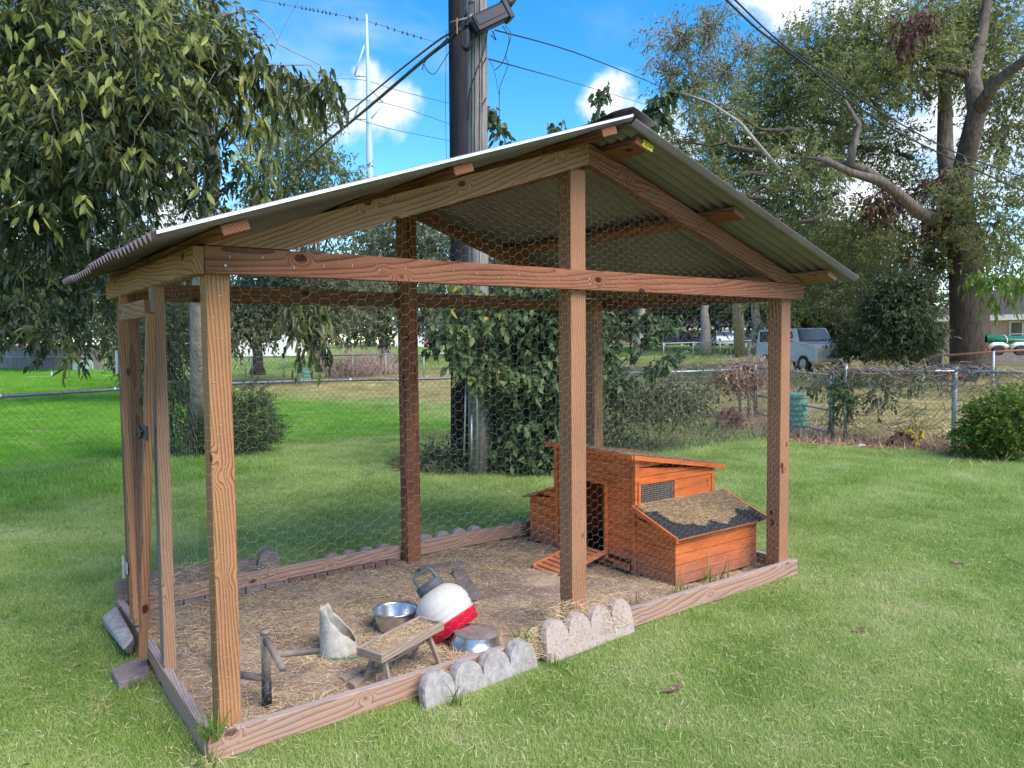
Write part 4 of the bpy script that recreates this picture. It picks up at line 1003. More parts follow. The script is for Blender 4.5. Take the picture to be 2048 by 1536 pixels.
tuft((1.80, -.14, .0), 9, .13, .008, 'green grass sprig at the left end of the pinkish stone', LEAF_BRIGHT, .4, rad=.03, group=gt)
tuft((-.12, 1.0, .0), 30, .12, .007, 'yellowish grass tuft beside the concrete block by the door', LEAF_BRIGHT, 1.0, rad=.06, group=gt)
tuft((2.95, 2.18, .03), 8, .2, .006, 'few upright grass blades by the far nest box', LEAF_BRIGHT, .3, rad=.04, group=gt)
# broad strap leaf poking up inside the run
m = MB(); a_ = G(355, 1335, .03); b_ = W(392, 1236, 4.9)
a_ = Vector((.27, .93, .03)); b_ = Vector((.42, 1.05, .37)); sd = Vector((.02, -.012, 0))
pts = [a_.lerp(b_, k/6)+Vector((0, 0, .03*math.sin(PI*k/6))) for k in range(7)]; n0 = 0
for k, p in enumerate(pts):
    w = (1-(k/6)**1.5)*1.0+.02
    m.v += [tuple(p-sd*w), tuple(p+Vector((0, -.006, -.004))*w), tuple(p+sd*w)]
for k in range(6): q = 3*k; m.f += [(q, q+1, q+4, q+3), (q+1, q+2, q+5, q+4)]
LG = plain('strap_leaf_green', (.05, .13, .02), .5); tag(m.build('strap_leaf', LG), 'single dark green strap leaf standing in the run behind the near left post', 'leaf')

# ------------------------------------------------------------------ foliage
def leafset(C, D, L, Wd, fold=.25, droop=.3, tris4=False, rg=rng):
    """pointed leaves as folded diamonds: C base, D direction"""
    n_ = len(C); D = D/(np.linalg.norm(D, axis=1, keepdims=True)+1e-9)
    rnd = rg.normal(size=(n_, 3)); side = np.cross(D, rnd); side /= np.linalg.norm(side, axis=1, keepdims=True)+1e-9
    nrm = np.cross(side, D); L = L[:, None]; Wd = Wd[:, None]
    base = C; mid = C+D*L*.34; tip = C+D*L-np.array([0, 0, 1.0])*L*droop
    l = mid+side*Wd*.5+nrm*Wd*fold; r = mid-side*Wd*.5+nrm*Wd*fold
    if not tris4:
        V = np.stack([base, l, tip, r], 1).reshape(-1, 3); F = np.arange(n_)[:, None]*4+np.array([[0, 1, 2, 3]]); return V, F, 4
    m2 = C+D*L*.70-np.array([0, 0, 1.0])*L*droop*.45; l2 = m2+side*Wd*.34+nrm*Wd*fold*.6; r2 = m2-side*Wd*.34+nrm*Wd*fold*.6
    V = np.stack([base, l, r, mid, l2, r2, m2, tip], 1).reshape(-1, 3); b = np.arange(n_)[:, None]*8
    F = np.concatenate([b+np.array([q]) for q in ([0, 1, 3, 3], [0, 3, 2, 2], [1, 4, 6, 3], [3, 6, 5, 2], [4, 7, 6, 6], [6, 7, 5, 5])], 0)
    F = np.concatenate([b+np.array([q]) for q in ([1, 4, 6, 3], [3, 6, 5, 2])], 0); T = np.concatenate([b+np.array([q]) for q in ([0, 1, 3], [0, 3, 2], [4, 7, 6], [6, 7, 5])], 0)
    Tq = np.concatenate([F[:, [0, 1, 2]], F[:, [0, 2, 3]], T], 0)
    return V, Tq, 8
def crown(name, balls, n_spray, per, L, Wd, mat, parent, seed, droop=.3, down=.5, spraylen=.4, tris4=False, shell=.5, vbias=0.0, label=None, return_sprays=False, topv=0.0):
    """balls: (centre, (rx,ry,rz), weight). Leaves sit in sprays along short twigs that point outwards and hang."""
    rg = np.random.default_rng(seed)
    w = np.array([b[2] for b in balls], float); w /= w.sum(); k = rg.choice(len(balls), n_spray, p=w)
    cen_ = np.array([list(b[0]) for b in balls])[k]; rad = np.array([list(b[1]) for b in balls])[k]
    d = rg.normal(size=(n_spray, 3)); d /= np.linalg.norm(d, axis=1, keepdims=True); q = rg.uniform(0, 1, n_spray)**shell
    # clumpiness: push sprays towards random clump centres
    P = cen_+d*rad*q[:, None]
    nf = 3; ph = rg.uniform(0, 6, (nf, 3)); sc = np.mean(rad)
    P += .18*sc*np.stack([np.sin(P[:, 1]*2.6/sc+ph[0, 0])*np.cos(P[:, 2]*3.1/sc), np.sin(P[:, 2]*2.9/sc+ph[1, 0]), np.sin(P[:, 0]*3.3/sc+ph[2, 0])*.8], -1)
    D = d*np.array([1, 1, .6])+rg.normal(0, .45, (n_spray, 3)); D[:, 2] -= down*rg.uniform(.2, 1.2, n_spray); D /= np.linalg.norm(D, axis=1, keepdims=True)
    vs = rg.uniform(0, 1, n_spray)
    s = (np.arange(per)+.5)/per; Cc = P[:, None, :]+D[:, None, :]*(spraylen*s[None, :, None])*rg.uniform(.6, 1.2, (n_spray, 1, 1))
    Cc[..., 2] -= (spraylen*.35*down*s**2)[None]
    Dl = D[:, None, :]*.6+rg.normal(0, .6, (n_spray, per, 3)); Dl[..., 2] -= down*.9
    C_ = Cc.reshape(-1, 3); Dl = Dl.reshape(-1, 3); n_ = len(C_)
    V, F, kv = leafset(C_, Dl, L*rg.uniform(.45, 1.3, n_), Wd*rg.uniform(.6, 1.25, n_), droop=droop, tris4=tris4, rg=rg)
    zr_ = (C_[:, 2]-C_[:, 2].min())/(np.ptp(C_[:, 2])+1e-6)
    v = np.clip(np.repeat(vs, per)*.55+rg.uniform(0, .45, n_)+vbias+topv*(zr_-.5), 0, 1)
    o = npmesh(name, V, F, mat, parent, attrs={'v': np.repeat(v, kv)})
    o['kind'] = 'stuff'
    if return_sprays: return o, P
    return o
def wig(p0, p1, n=6, amp=.08, rg=random, sag=0.0):
    p0 = Vector(p0); p1 = Vector(p1); L = (p1-p0).length; pts = []
    for k in range(n+1):
        s = k/n; o_ = Vector((rg.uniform(-1, 1), rg.uniform(-1, 1), rg.uniform(-1, 1)))*amp*L*math.sin(PI*s)
        pts.append(p0.lerp(p1, s)+o_+Vector((0, 0, -sag*L*4*s*(1-s))))
    return pts
def limb(parent, pts, r0, r1, mat, name='limb', n=8, jit=.06):
    k = len(pts); rr = [r0+(r1-r0)*(i/(k-1))**.8 for i in range(k)]
    return MB().tube(pts, rr, n, True, jit).build(name, mat, parent, True)
def twigs(name, starts, ends, r, mat, parent, seg=4, amp=.1, seed=0):
    rg = np.random.default_rng(seed); A = np.array([list(p) for p in starts], float); B = np.array([list(p) for p in ends], float); L = np.linalg.norm(B-A, axis=1)[:, None]
    pts = [A]; 
    for k in range(1, seg): pts.append(A+(B-A)*(k/seg)+rg.normal(0, 1, A.shape)*L*amp*.5)
    pts.append(B); Vs = []; Fs = []; o_ = 0
    for k in range(seg):
        V, F = nptubes(pts[k], pts[k+1], r*(1-k/seg*.7)); Vs.append(V); Fs.append(F+o_); o_ += len(V)
    o = npmesh(name, np.concatenate(Vs), np.concatenate(Fs), mat, parent); o['kind'] = 'stuff'; return o
def ball(x, y, D, r, ry=None, depth=1.0, w=None):
    """ellipsoid centred where the photo shows the foliage mass, at distance D; r in photo pixels"""
    c = W(x, y, D); R_ = r*D/CF; Rz = (ry or r)*D/CF
    return (c, (R_*depth, R_*depth, Rz), w if w is not None else R_*R_*Rz*1.0+R_*Rz*.5)
def tree(name, base, label, cat, balls, n_spray, per, L, Wd, leaf, bark, r, seed, trunk=None, group=None, limbs=True, **kw):
    t_ = thing(name, base, label, cat, group); rg = random.Random(seed)
    top = sum((Vector(b[0]) for b in balls), Vector())/len(balls)
    tp = [Vector(p) for p in trunk] if trunk else wig(base, Vector((base[0], base[1], top.z)), 6, .03, rg)
    k = len(tp); rr = [r*(1.35 if i == 0 else 1.0-.6*i/(k-1)) for i in range(k)]
    MB().tube(tp, rr, 12, True, .07).build('trunk', bark, t_, True)
    if limbs:
        for b in balls:
            s0 = tp[min(k-1, max(1, int(k*rg.uniform(.45, .95))))]
            limb(t_, wig(s0, b[0], 6, .07, rg), r*.42, r*.06, bark)
    o, P = crown('crown', balls, n_spray, per, L, Wd, leaf, t_, seed, return_sprays=True, **kw)
    # fine twigs from ball centres to some sprays
    rg2 = np.random.default_rng(seed+1); ci = np.array([list(b[0]) for b in balls]); ii = rg2.choice(len(P), min(len(P), 260), replace=False); e = P[ii]
    dd = np.linalg.norm(e[:, None]-ci[None], axis=2); st = ci[dd.argmin(1)]; st = st+(e-st)*rg2.uniform(0, .5, (len(e), 1))
    twigs('twigs', st, e, r*.035+.004, bark, t_, 4, .14, seed)
    return t_

# --- near left tree: drooping broad leaves hanging over the fence
tb_ = G(398, 905)
NB = [ball(60, 60, 7.5, 130, 120), ball(210, 80, 7.0, 120, 110), ball(330, 60, 7.6, 110, 100), ball(90, 220, 7.2, 130, 110), ball(240, 230, 6.8, 120, 100), ball(370, 190, 7.3, 90, 90), ball(60, 370, 7.6, 100, 90),
      ball(165, 345, 7.0, 100, 80), ball(270, 290, 7.2, 70, 50), ball(110, 470, 7.4, 90, 70), ball(20, 560, 7.6, 60, 70), ball(60, 645, 7.6, 50, 35), ball(20, 470, 8, 60, 60), ball(190, 550, 8.2, 55, 50), ball(185, 635, 8.4, 30, 35),
      ball(430, 330, 8.0, 40, 60), ball(500, 340, 8.0, 28, 45), ball(400, 400, 8.0, 35, 40), ball(430, 130, 7.6, 30, 70, w=.12), ball(115, 690, 7.6, 40, 18, w=.03),
      ball(250, 160, 9.0, 150, 120), ball(80, 200, 9.5, 150, 150), ball(330, 20, 8.5, 90, 60)]
nl = thing('broadleaf_tree', tb_, 'near leafy tree with drooping pointed leaves filling the upper left', 'tree')
tk = [tb_, W(396, 760, 12.4), W(395, 620, 12.2), W(410, 480, 11.6), W(428, 330, 10.8), W(400, 190, 10.0), W(345, 50, 9.2), W(320, -120, 8.8)]
MB().tube(tk, [.15, .115, .11, .11, .11, .11, .10, .06], 12, True, .06).build('trunk', BARKP, nl, True)
rgk = random.Random(4)
for b in NB:
    s0 = tk[rgk.choice([3, 4, 5, 6])]; limb(nl, wig(s0, b[0], 7, .06, rgk), .032, .008, BARKP, n=6)
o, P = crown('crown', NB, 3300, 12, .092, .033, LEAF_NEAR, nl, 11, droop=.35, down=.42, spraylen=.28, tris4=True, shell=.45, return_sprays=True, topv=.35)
st = P+np.array([0, 0, 1.0])*rng.uniform(.1, .5, (len(P), 1))+rng.normal(0, .15, P.shape); ii = rng.choice(len(P), 420, replace=False)
twigs('twigs', st[ii], P[ii], .006, BARKP, nl, 3, .12, 3)
# long sprays reaching right over the sky
for k, (pts, r_) in enumerate(((((400, 60), (450, 30), (500, 20), (545, 60), (560, 90), (600, 110), (640, 130)), .012), (((430, 110), (480, 150), (530, 130), (575, 130), (620, 130), (660, 170)), .010),
                   (((470, 180), (505, 220), (540, 260), (545, 320)), .012), (((520, 100), (555, 150), (590, 180), (640, 160)), .008), (((480, 60), (520, 90), (545, 60)), .008), (((300, 290), (330, 360), (335, 420)), .014))):
    limb(nl, [W(x, y, 7.6-.05*i) for i, (x, y) in enumerate(pts)], r_, .004, BARKP, n=5)
SP = [ball(x, y, 7.5, 16, 20, w=1) for x, y in ((455, 120), (470, 70), (500, 130), (560, 170), (575, 140), (600, 150), (620, 170), (640, 140), (650, 120), (590, 190), (545, 190), (520, 170), (540, 240), (545, 300), (535, 340), (500, 240), (480, 200), (520, 110), (630, 180), (495, 330), (530, 390), (655, 165), (610, 130))]
crown('hanging_leaves', SP, 125, 9, .12, .04, LEAF_NEAR, nl, 12, droop=.4, down=1.3, spraylen=.22, tris4=True, vbias=.12)
SP = [ball(x, y, 9.2, 16, 24, w=1) for x, y in ((590, 620), (600, 650), (612, 690), (620, 660), (638, 685), (605, 590), (625, 620))]
crown('hanging_leaves', SP, 60, 9, .12, .045, LEAF_NEAR, nl, 13, droop=.4, down=1.4, spraylen=.25, tris4=True)
# largest leaves that can be picked out one by one: bright drooping clusters
lm = None
ci = [(235, 125), (205, 150), (230, 165), (175, 30), (345, 15), (400, 70), (395, 90), (190, 200), (85, 190), (40, 75), (160, 20), (310, 130), (130, 105), (60, 120), (20, 140), (270, 60), (300, 20), (250, 20), (110, 60), (200, 60), (330, 170), (150, 250), (90, 280), (400, 380), (20, 350), (250, 300), (480, 310), (380, 150), (170, 400), (60, 420)]
prof_ = [(0, .02), (.10, .42), (.25, .85), (.42, 1.0), (.60, .86), (.78, .52), (.90, .22), (1, .02)]; Lq, Wq = .115, .038; V = []; F = []
for s_, w_ in prof_:
    zz_ = -Lq*s_; yy_ = .22*Lq*s_*s_
    V += [[-Wq/2*w_, yy_+.006*w_, zz_], [0, yy_, zz_], [Wq/2*w_, yy_+.006*w_, zz_]]
for k in range(len(prof_)-1): F += [[3*k, 3*k+1, 3*k+4, 3*k+3], [3*k+1, 3*k+2, 3*k+5, 3*k+4]]
V = np.array(V); F = np.array(F)
lme = []
for q in range(3):
    me = bpy.data.meshes.new('leaf'); me.from_pydata(V.tolist(), [], F.tolist()); a_ = me.attributes.new('v', 'FLOAT', 'POINT'); a_.data.foreach_set('value', np.full(len(V), .82+.08*q, np.float32)); me.materials.append(LEAF_NEAR); lme.append(me)
rl = random.Random(9)
for c_ in ci:
    p = W(c_[0], c_[1], rl.uniform(5.9, 6.4))
    for q in range(6):
        o = bpy.data.objects.new('leaf', rl.choice(lme)); COL.objects.link(o)
        o.matrix_basis = Matrix.Translation(p+Vector((rl.uniform(-.09, .09), rl.uniform(-.09, .09), rl.uniform(-.06, .06)))) @ Matrix.Rotation(rl.uniform(-.7, .7), 4, 'X') @ Matrix.Rotation(rl.uniform(-.7, .7), 4, 'Y') @ Matrix.Rotation(rl.uniform(0, 6.28), 4, 'Z') @ Matrix.Scale(rl.uniform(.7, 1.1), 4)
        adopt(o, nl)

# --- trees behind the lawn on the left
tree('oak_tree', G(515, 751), 'spreading oak with a flared dark trunk seen between the left posts', 'tree',
     [ball(430, 620, 34, 90, 50), ball(540, 590, 34, 90, 60), ball(640, 610, 34, 80, 55), ball(360, 600, 35, 80, 60), ball(500, 660, 33, 75, 30), ball(580, 540, 36, 120, 60), ball(700, 580, 35, 70, 50), ball(560, 660, 33, 50, 22)],
     2600, 9, .20, .10, LEAF_MID, BARKD, .36, 21, down=.3, spraylen=.9, shell=.6)
tree('slender_tree', G(640, 745), 'tall thin-crowned tree rising above the roof left of the poles', 'tree',
     [ball(600, 260, 30, 70, 60), ball(560, 340, 30, 70, 60), ball(640, 330, 30, 60, 60), ball(520, 250, 31, 40, 50), ball(650, 400, 31, 60, 50), ball(560, 430, 31, 90, 60), ball(690, 340, 30, 30, 30), ball(590, 220, 30, 40, 25)],
     1700, 8, .17, .075, LEAF_PECAN, BARK, .22, 22, down=.3, spraylen=.8, shell=.7)
tree('leafy_tree', G(300, 760), 'mid green tree standing behind the near left tree', 'tree',
     [ball(300, 500, 26, 90, 120), ball(360, 560, 26, 70, 80), ball(260, 620, 26, 60, 60), ball(190, 500, 27, 80, 110), ball(330, 660, 25, 40, 50), ball(90, 560, 27, 90, 80)],
     2200, 8, .17, .08, LEAF_DARK, BARK, .2, 23, down=.3, spraylen=.7)
tree('background_tree', G(770, 728), 'grey-green tree crown behind the back middle post', 'tree',
     [ball(760, 560, 52, 90, 60), ball(840, 590, 52, 60, 50), ball(720, 630, 50, 60, 40), ball(860, 500, 54, 70, 60), ball(780, 470, 54, 80, 60), ball(800, 650, 52, 50, 20)],
     1800, 8, .34, .18, LEAF_MID, BARK, .4, 24, down=.2, spraylen=1.6, group='trees beyond the street')
tree('background_tree', G(1130, 705), 'wide tree crown behind the climber and the back right post', 'tree',
     [ball(1100, 520, 60, 120, 80), ball(1000, 560, 60, 90, 70), ball(1220, 600, 60, 90, 60), ball(960, 450, 62, 70, 50), ball(1180, 650, 58, 80, 25)],
     1800, 8, .36, .2, LEAF_MID, BARK, .5, 25, down=.2, spraylen=1.8, group='trees beyond the street')
for k, (x, y, D, rr_, lab) in enumerate(((1290, 625, 62, 70, 'dark tree above the far orange brick house'), (1420, 622, 58, 80, 'tree crown hanging over the far white parked car'), (1520, 610, 52, 70, 'dark tree crown behind the right front post'), (1660, 610, 46, 90, 'dense tree crown above the parked jeep'), (50, 640, 62, 90, 'pale tree behind the grey board fence'))):
    tree('background_tree', G(x-10, 712), lab, 'tree', [ball(x, y, D, rr_, 32), ball(x+40, y-50, D+2, rr_, 60), ball(x-40, y-70, D+2, rr_, 60), ball(x+20, y-120, D+3, rr_, 60)],
         1500, 8, .32, .17, LEAF_DARK if k in (0, 2) else LEAF_MID, BARKP, .35, 40+k, down=.3, spraylen=1.4, group='trees beyond the street')

# --- big pecan on the right
pbase = G(1945, 752)
D0 = math.hypot(pbase.x-CAM[0], pbase.y-CAM[1])
PB = [(1330, 420, 60, 60), (1420, 500, 70, 50), (1500, 560, 70, 40), (1600, 330, 70, 60), (1610, 620, 60, 30), (1350, 280, 60, 60), (1400, 390, 80, 60), (1480, 300, 90, 80), (1560, 200, 80, 90), (1620, 120, 90, 80), (1560, 400, 90, 70), (1500, 470, 80, 50), (1660, 280, 90, 60), (1700, 180, 90, 70), (1740, 80, 90, 80), (1620, 520, 90, 60),
      (1720, 470, 80, 60), (1720, 580, 70, 45), (1840, 480, 80, 60), (1830, 120, 90, 80), (1900, 40, 90, 60), (1980, 110, 80, 90), (2010, 250, 60, 90), (1990, 420, 80, 80), (1930, 500, 70, 45), (2020, 500, 60, 40), (1820, 380, 60, 50), (1850, 540, 40, 30), (1770, 610, 30, 25), (1340, 350, 50, 50), (1440, 220, 60, 40), (1780, 300, 50, 50)]
PBB = [ball(x, y, D0+(random.Random(x).uniform(-4, 2) if not (1860 < x < 2060 and y < 300 or (1640 < x < 1870 and 260 < y < 430)) else random.Random(x).uniform(2, 6)), a, c) for x, y, a, c in PB]
pc = thing('pecan_tree', pbase, 'huge pecan tree with thick forking trunk on the right', 'tree')
def wl(pts): return [W(x, y, D0+dz) for x, y, dz in pts]
MB().tube(wl([(1945, 755, 0), (1942, 720, 0), (1940, 650, 0), (1935, 560, 0), (1925, 470, 0), (1920, 380, -.5), (1935, 300, -1), (1955, 220, -1.5)]), [.74, .66, .60, .54, .48, .38, .30, .28], 16, True, .05).build('trunk', BARKM, pc, True)
MB().tube(wl([(1955, 225, -1.5), (1990, 165, -2), (2050, 120, -2.5), (2100, 80, -3)]), [.24, .19, .15, .13], 10, True, .05).build('limb', BARK, pc, True)
MB().tube(wl([(1955, 230, -1.5), (1945, 150, -1), (1960, 90, 0), (1975, 0, 0), (1980, -60, 0)]), [.30, .24, .2, .15, .1], 10, True, .05).build('limb', BARK, pc, True)
MB().tube(wl([(1950, 155, -1), (1900, 138, -1), (1850, 138, -1.5)]), [.14, .12, .06], 8, True, .05).build('limb', BARK, pc, True)
MB().tube(wl([(1930, 480, 0), (1880, 445, -3), (1838, 425, -5), (1800, 390, -5.5), (1760, 362, -6), (1700, 345, -6.5), (1650, 320, -7), (1610, 315, -7)]), [.30, .21, .18, .16, .14, .11, .08, .03], 12, True, .07).build('limb', BARK, pc, True)
MB().tube(wl([(1780, 376, -5.8), (1730, 340, -6), (1690, 328, -6.2), (1640, 330, -6)]), [.16, .13, .1, .05], 10, True, .07).build('limb', BARK, pc, True)
MB().tube(wl([(1905, 420, 0), (1890, 300, 1), (1890, 180, 1), (1880, 60, 1)]), [.35, .28, .22, .12], 10, True, .05).build('limb', BARK, pc, True)
MB().tube(wl([(1700, 335, -6.4), (1705, 300, -6.4), (1718, 250, -6.3), (1690, 200, -6.3)]), [.12, .1, .08, .04], 8, True, .07).build('limb', BARK, pc, True)
MB().tube(wl([(1560, 340, -5), (1480, 245, -5), (1420, 205, -5), (1350, 180, -5)]), [.06, .05, .035, .015], 8, True, .07).build('limb', BARKP, pc, True)
rgk = random.Random(14)
for b in PBB: limb(pc, wig(b[0], Vector(b[0])+(Vector(W(1925, 350, D0))-Vector(b[0]))*.35, 6, .10, rgk), .03, .10, BARK, n=5)
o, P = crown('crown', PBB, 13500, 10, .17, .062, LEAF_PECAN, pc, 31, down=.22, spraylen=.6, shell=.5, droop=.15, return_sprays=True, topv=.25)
ii = rng.choice(len(P), 900, replace=False); ci_ = np.array([list(b[0]) for b in PBB]); e = P[ii]; dd = np.linalg.norm(e[:, None]-ci_[None], axis=2); stt = ci_[dd.argmin(1)]
twigs('twigs', stt+(e-stt)*.3, e, .022, BARK, pc, 4, .16, 5)
crown('reddish_leaves', [ball(x, y, D0-3, a, c) for x, y, a, c in ((1765, 400, 30, 20), (1890, 370, 25, 25), (1880, 430, 22, 22), (1810, 60, 25, 20), (1850, 30, 20, 15), (1900, 420, 15, 30))], 240, 9, .2, .08, LEAF_RED, pc, 32, down=.9, spraylen=.5)
crown('lower_bright_leaves', [ball(x, y, D0-6, a, c) for x, y, a, c in ((2015, 555, 28, 22), (2000, 595, 18, 14), (1975, 545, 22, 16))], 60, 9, .2, .07, LEAF_BRIGHT, pc, 33, down=.8, spraylen=.5)
# thin bare-topped tree at the upper middle
bt_ = thing('bare_tree', G(1480, 716), 'sparse tree with bare pale twigs left of the huge pecan', 'tree')
bb = [ball(x, y, 42, a, c) for x, y, a, c in ((1360, 80, 70, 60), (1420, 60, 60, 50), (1340, 150, 60, 40), (1450, 140, 70, 60), (1390, 180, 50, 40), (1500, 100, 40, 40))]
MB().tube([G(1480, 716), W(1470, 500, 42), W(1440, 350, 42), W(1400, 230, 42), W(1380, 120, 42)], [.3, .25, .2, .13, .05], 10, True, .05).build('trunk', BARKP, bt_, True)
for b in bb: limb(bt_, wig(W(1440, 320, 42), b[0], 7, .07, rgk), .09, .03, BARKP, n=5)
o, P = crown('crown', bb, 620, 5, .22, .09, LEAF_PECAN, bt_, 34, down=.4, spraylen=.9, return_sprays=True)
ci_ = np.array([list(b[0]) for b in bb]); dd = np.linalg.norm(P[:, None]-ci_[None], axis=2); stt = ci_[dd.argmin(1)]
twigs('twigs', stt+(P-stt)*.25, P+(P-stt)*.3, .028, BARKP, bt_, 4, .2, 6)
# dark evergreens before the brick house
tree('evergreen_bush', G(1830, 716), 'tall dark evergreen bush in front of the brick house, left of the pecan trunk', 'bush',
     [ball(1810, 640, 26, 55, 70), ball(1765, 670, 26, 38, 38), ball(1812, 660, 26, 22, 40), ball(1800, 590, 26, 40, 40), ball(1735, 680, 26, 22, 22), ball(1780, 640, 26, 40, 50)],
     2400, 9, .13, .06, LEAF_DARK, BARKD, .12, 51, down=.2, spraylen=.45, shell=.35)
tree('evergreen_bush', G(1655, 700), 'dark bush around the parked jeep', 'bush', [ball(1650, 660, 36, 40, 30), ball(1610, 640, 36, 40, 25), ball(1700, 660, 36, 35, 25)],
     900, 9, .2, .09, LEAF_DARK, BARKD, .12, 52, down=.2, spraylen=.5, shell=.35)
# yellow-green bush at the right edge
tree('round_shrub', G(1995, 917), 'rounded bright green shrub at the right edge of the lawn', 'shrub', [ball(1995, 850, 13.3, 55, 55), ball(1960, 840, 13.4, 35, 35), ball(2030, 840, 13.2, 45, 60), ball(1980, 880, 13.3, 55, 35), ball(2040, 800, 13.4, 30, 25)],
     1900, 9, .045, .028, LEAF_BRIGHT, BARKD, .02, 53, down=.0, spraylen=.12, shell=.35, droop=.1)
# shrub behind the left fence
tree('dark_shrub', G(480, 912), 'rounded dark green shrub behind the chain-link fence, seen past the near left post', 'shrub', [ball(490, 860, 13.2, 55, 50), ball(440, 850, 13.2, 50, 60), ball(380, 860, 13.2, 50, 50), ball(520, 850, 13.2, 35, 50), ball(420, 800, 13.4, 40, 35), ball(500, 800, 13.4, 40, 25)],
     2600, 8, .05, .02, LEAF_DARK, BARKD, .02, 54, down=.0, spraylen=.2, shell=.4, droop=.1)
tree('dark_shrub', G(345, 905), 'twiggy dark bush at the foot of the pale trunk', 'shrub', [ball(350, 720, 13, 45, 80), ball(320, 650, 13, 30, 60), ball(300, 780, 13, 30, 60), ball(370, 640, 13, 40, 50), ball(270, 700, 13, 20, 60)],
     700, 8, .09, .035, LEAF_DARK, BARKD, .03, 55, down=.2, spraylen=.3, droop=.2)

# --- climber-covered thicket by the poles
vb = G(1060, 945)
VB = [ball(1060, 900, 10.6, 70, 50), ball(1090, 830, 10.6, 90, 70), ball(1060, 740, 10.6, 90, 70), ball(1125, 760, 10.4, 55, 75), ball(1040, 680, 10.5, 45, 50), ball(1100, 660, 10.5, 90, 50), ball(1170, 690, 10.5, 45, 50), ball(1010, 840, 10.9, 22, 70), ball(1140, 880, 10.6, 35, 50),
      ball(1080, 590, 10.6, 80, 50), ball(1150, 620, 10.7, 55, 40), ball(985, 640, 10.4, 25, 40, w=.04)]
cv = tree('climber_thicket', vb, 'dense vine-covered thicket growing beside the utility poles', 'bush', VB, 3000, 8, .095, .075, LEAF_VINE, BARKD, .05, 61, down=.6, spraylen=.28, shell=.4, tris4=True, limbs=False)
for k, (pts, nn_s) in enumerate(((((1040, 560), (1010, 330), (1010, 280), (990, 240), (980, 222)), 16), (((1180, 500), (1190, 300), (1195, 240), (1207, 190), (1212, 172)), 22), (((1230, 500), (1240, 300), (1290, 230), (1330, 195), (1368, 160)), 40), (((1100, 500), (1100, 300), (1098, 262), (1095, 245)), 10), (((1130, 500), (1135, 290), (1130, 245)), 10), (((1250, 500), (1270, 290), (1300, 240), (1330, 230)), 20),
                        (((1180, 760), (1230, 740), (1290, 680), (1330, 650), (1345, 640)), 26), (((1200, 700), (1250, 660), (1290, 640), (1300, 625)), 20), (((1200, 790), (1260, 760), (1320, 730), (1355, 710)), 26), (((870, 700), (850, 690), (880, 660), (930, 640)), 14))):
    pp_ = [W(x, y, 10.5) for x, y in pts]; limb(cv, pp_, .012, .005, BARKD, 'shoot', n=5)
    rk = random.Random(k*50); bl = []
    for j_ in range(nn_s*2):
        q_ = rk.choice(range(max(1, len(pp_)-3), len(pp_))); bl.append((pp_[q_-1].lerp(pp_[q_], rk.uniform(0, 1)), (.07, .07, .06), 1))
    crown('shoot_leaves', bl, int(nn_s*2.2), 4, .10, .08, LEAF_VINE, cv, 70+k, down=.6, spraylen=.12, tris4=True, vbias=-.05)
tree('wild_shrub', G(1290, 868), 'straggly mid green weeds and shrubs along the fence behind the hen house', 'shrub', [ball(1230, 790, 12.3, 50, 45), ball(1290, 800, 12.3, 60, 40), ball(1350, 810, 12.6, 50, 35), ball(1230, 850, 12, 50, 30), ball(1330, 780, 12.6, 40, 40), ball(1395, 790, 13, 35, 40), ball(1200, 760, 12, 40, 60)],
     1150, 7, .075, .035, LEAF_MID, BARKD, .02, 62, down=.2, spraylen=.3, shell=.6)
bed = [ball(x, y, 10.6, 26, 14) for x, y in ((870, 905), (900, 925), (1000, 935), (1060, 925), (930, 895), (1110, 940))]
tree('weed_patch', G(905, 935), 'weeds around the foot of the dark utility pole', 'weeds', bed, 420, 6, .07, .03, LEAF_MID, BARKD, .01, 63, down=.1, spraylen=.2)

# ------------------------------------------------------------------ utility poles, cables, tower
POLEB = noisy('creosoted_pole', [(.3, (.010, .009, .012)), (.7, (.035, .032, .040))], 6, .85, 0, .5, .01, stretch=(3, 3, .25))
POLEG = noisy('grey_weathered_pole', [(.3, (.13, .11, .105)), (.5, (.26, .235, .225)), (.7, (.40, .37, .36))], 9, .95, 0, .8, .012, stretch=(4, 4, .22))
def polepts(l, D): return [W(x, y, D) for x, y in l]
p0 = G(921, 925); dp = math.hypot(p0.x-CAM[0], p0.y-CAM[1])
pole1 = thing('utility_pole', p0, 'black creosoted utility pole, left one of the joined pair', 'utility pole', 'utility poles')
MB().tube([p0, W(921, 700, dp), W(919, 400, dp), W(915, 0, dp), W(913, -250, dp)], [.15, .145, .14, .135, .13], 20).build('shaft', POLEB, pole1, True)
p1 = G(957, 948); dg = math.hypot(p1.x-CAM[0], p1.y-CAM[1])
pole2 = thing('utility_pole', p1, 'weathered grey utility pole carrying the black cable box, right one of the pair', 'utility pole', 'utility poles')
MB().tube([p1, W(957, 700, dg), W(956, 400, dg), W(954, 0, dg), W(953, -250, dg)], [.145, .14, .135, .13, .125], 20).build('shaft', POLEG, pole2, True)
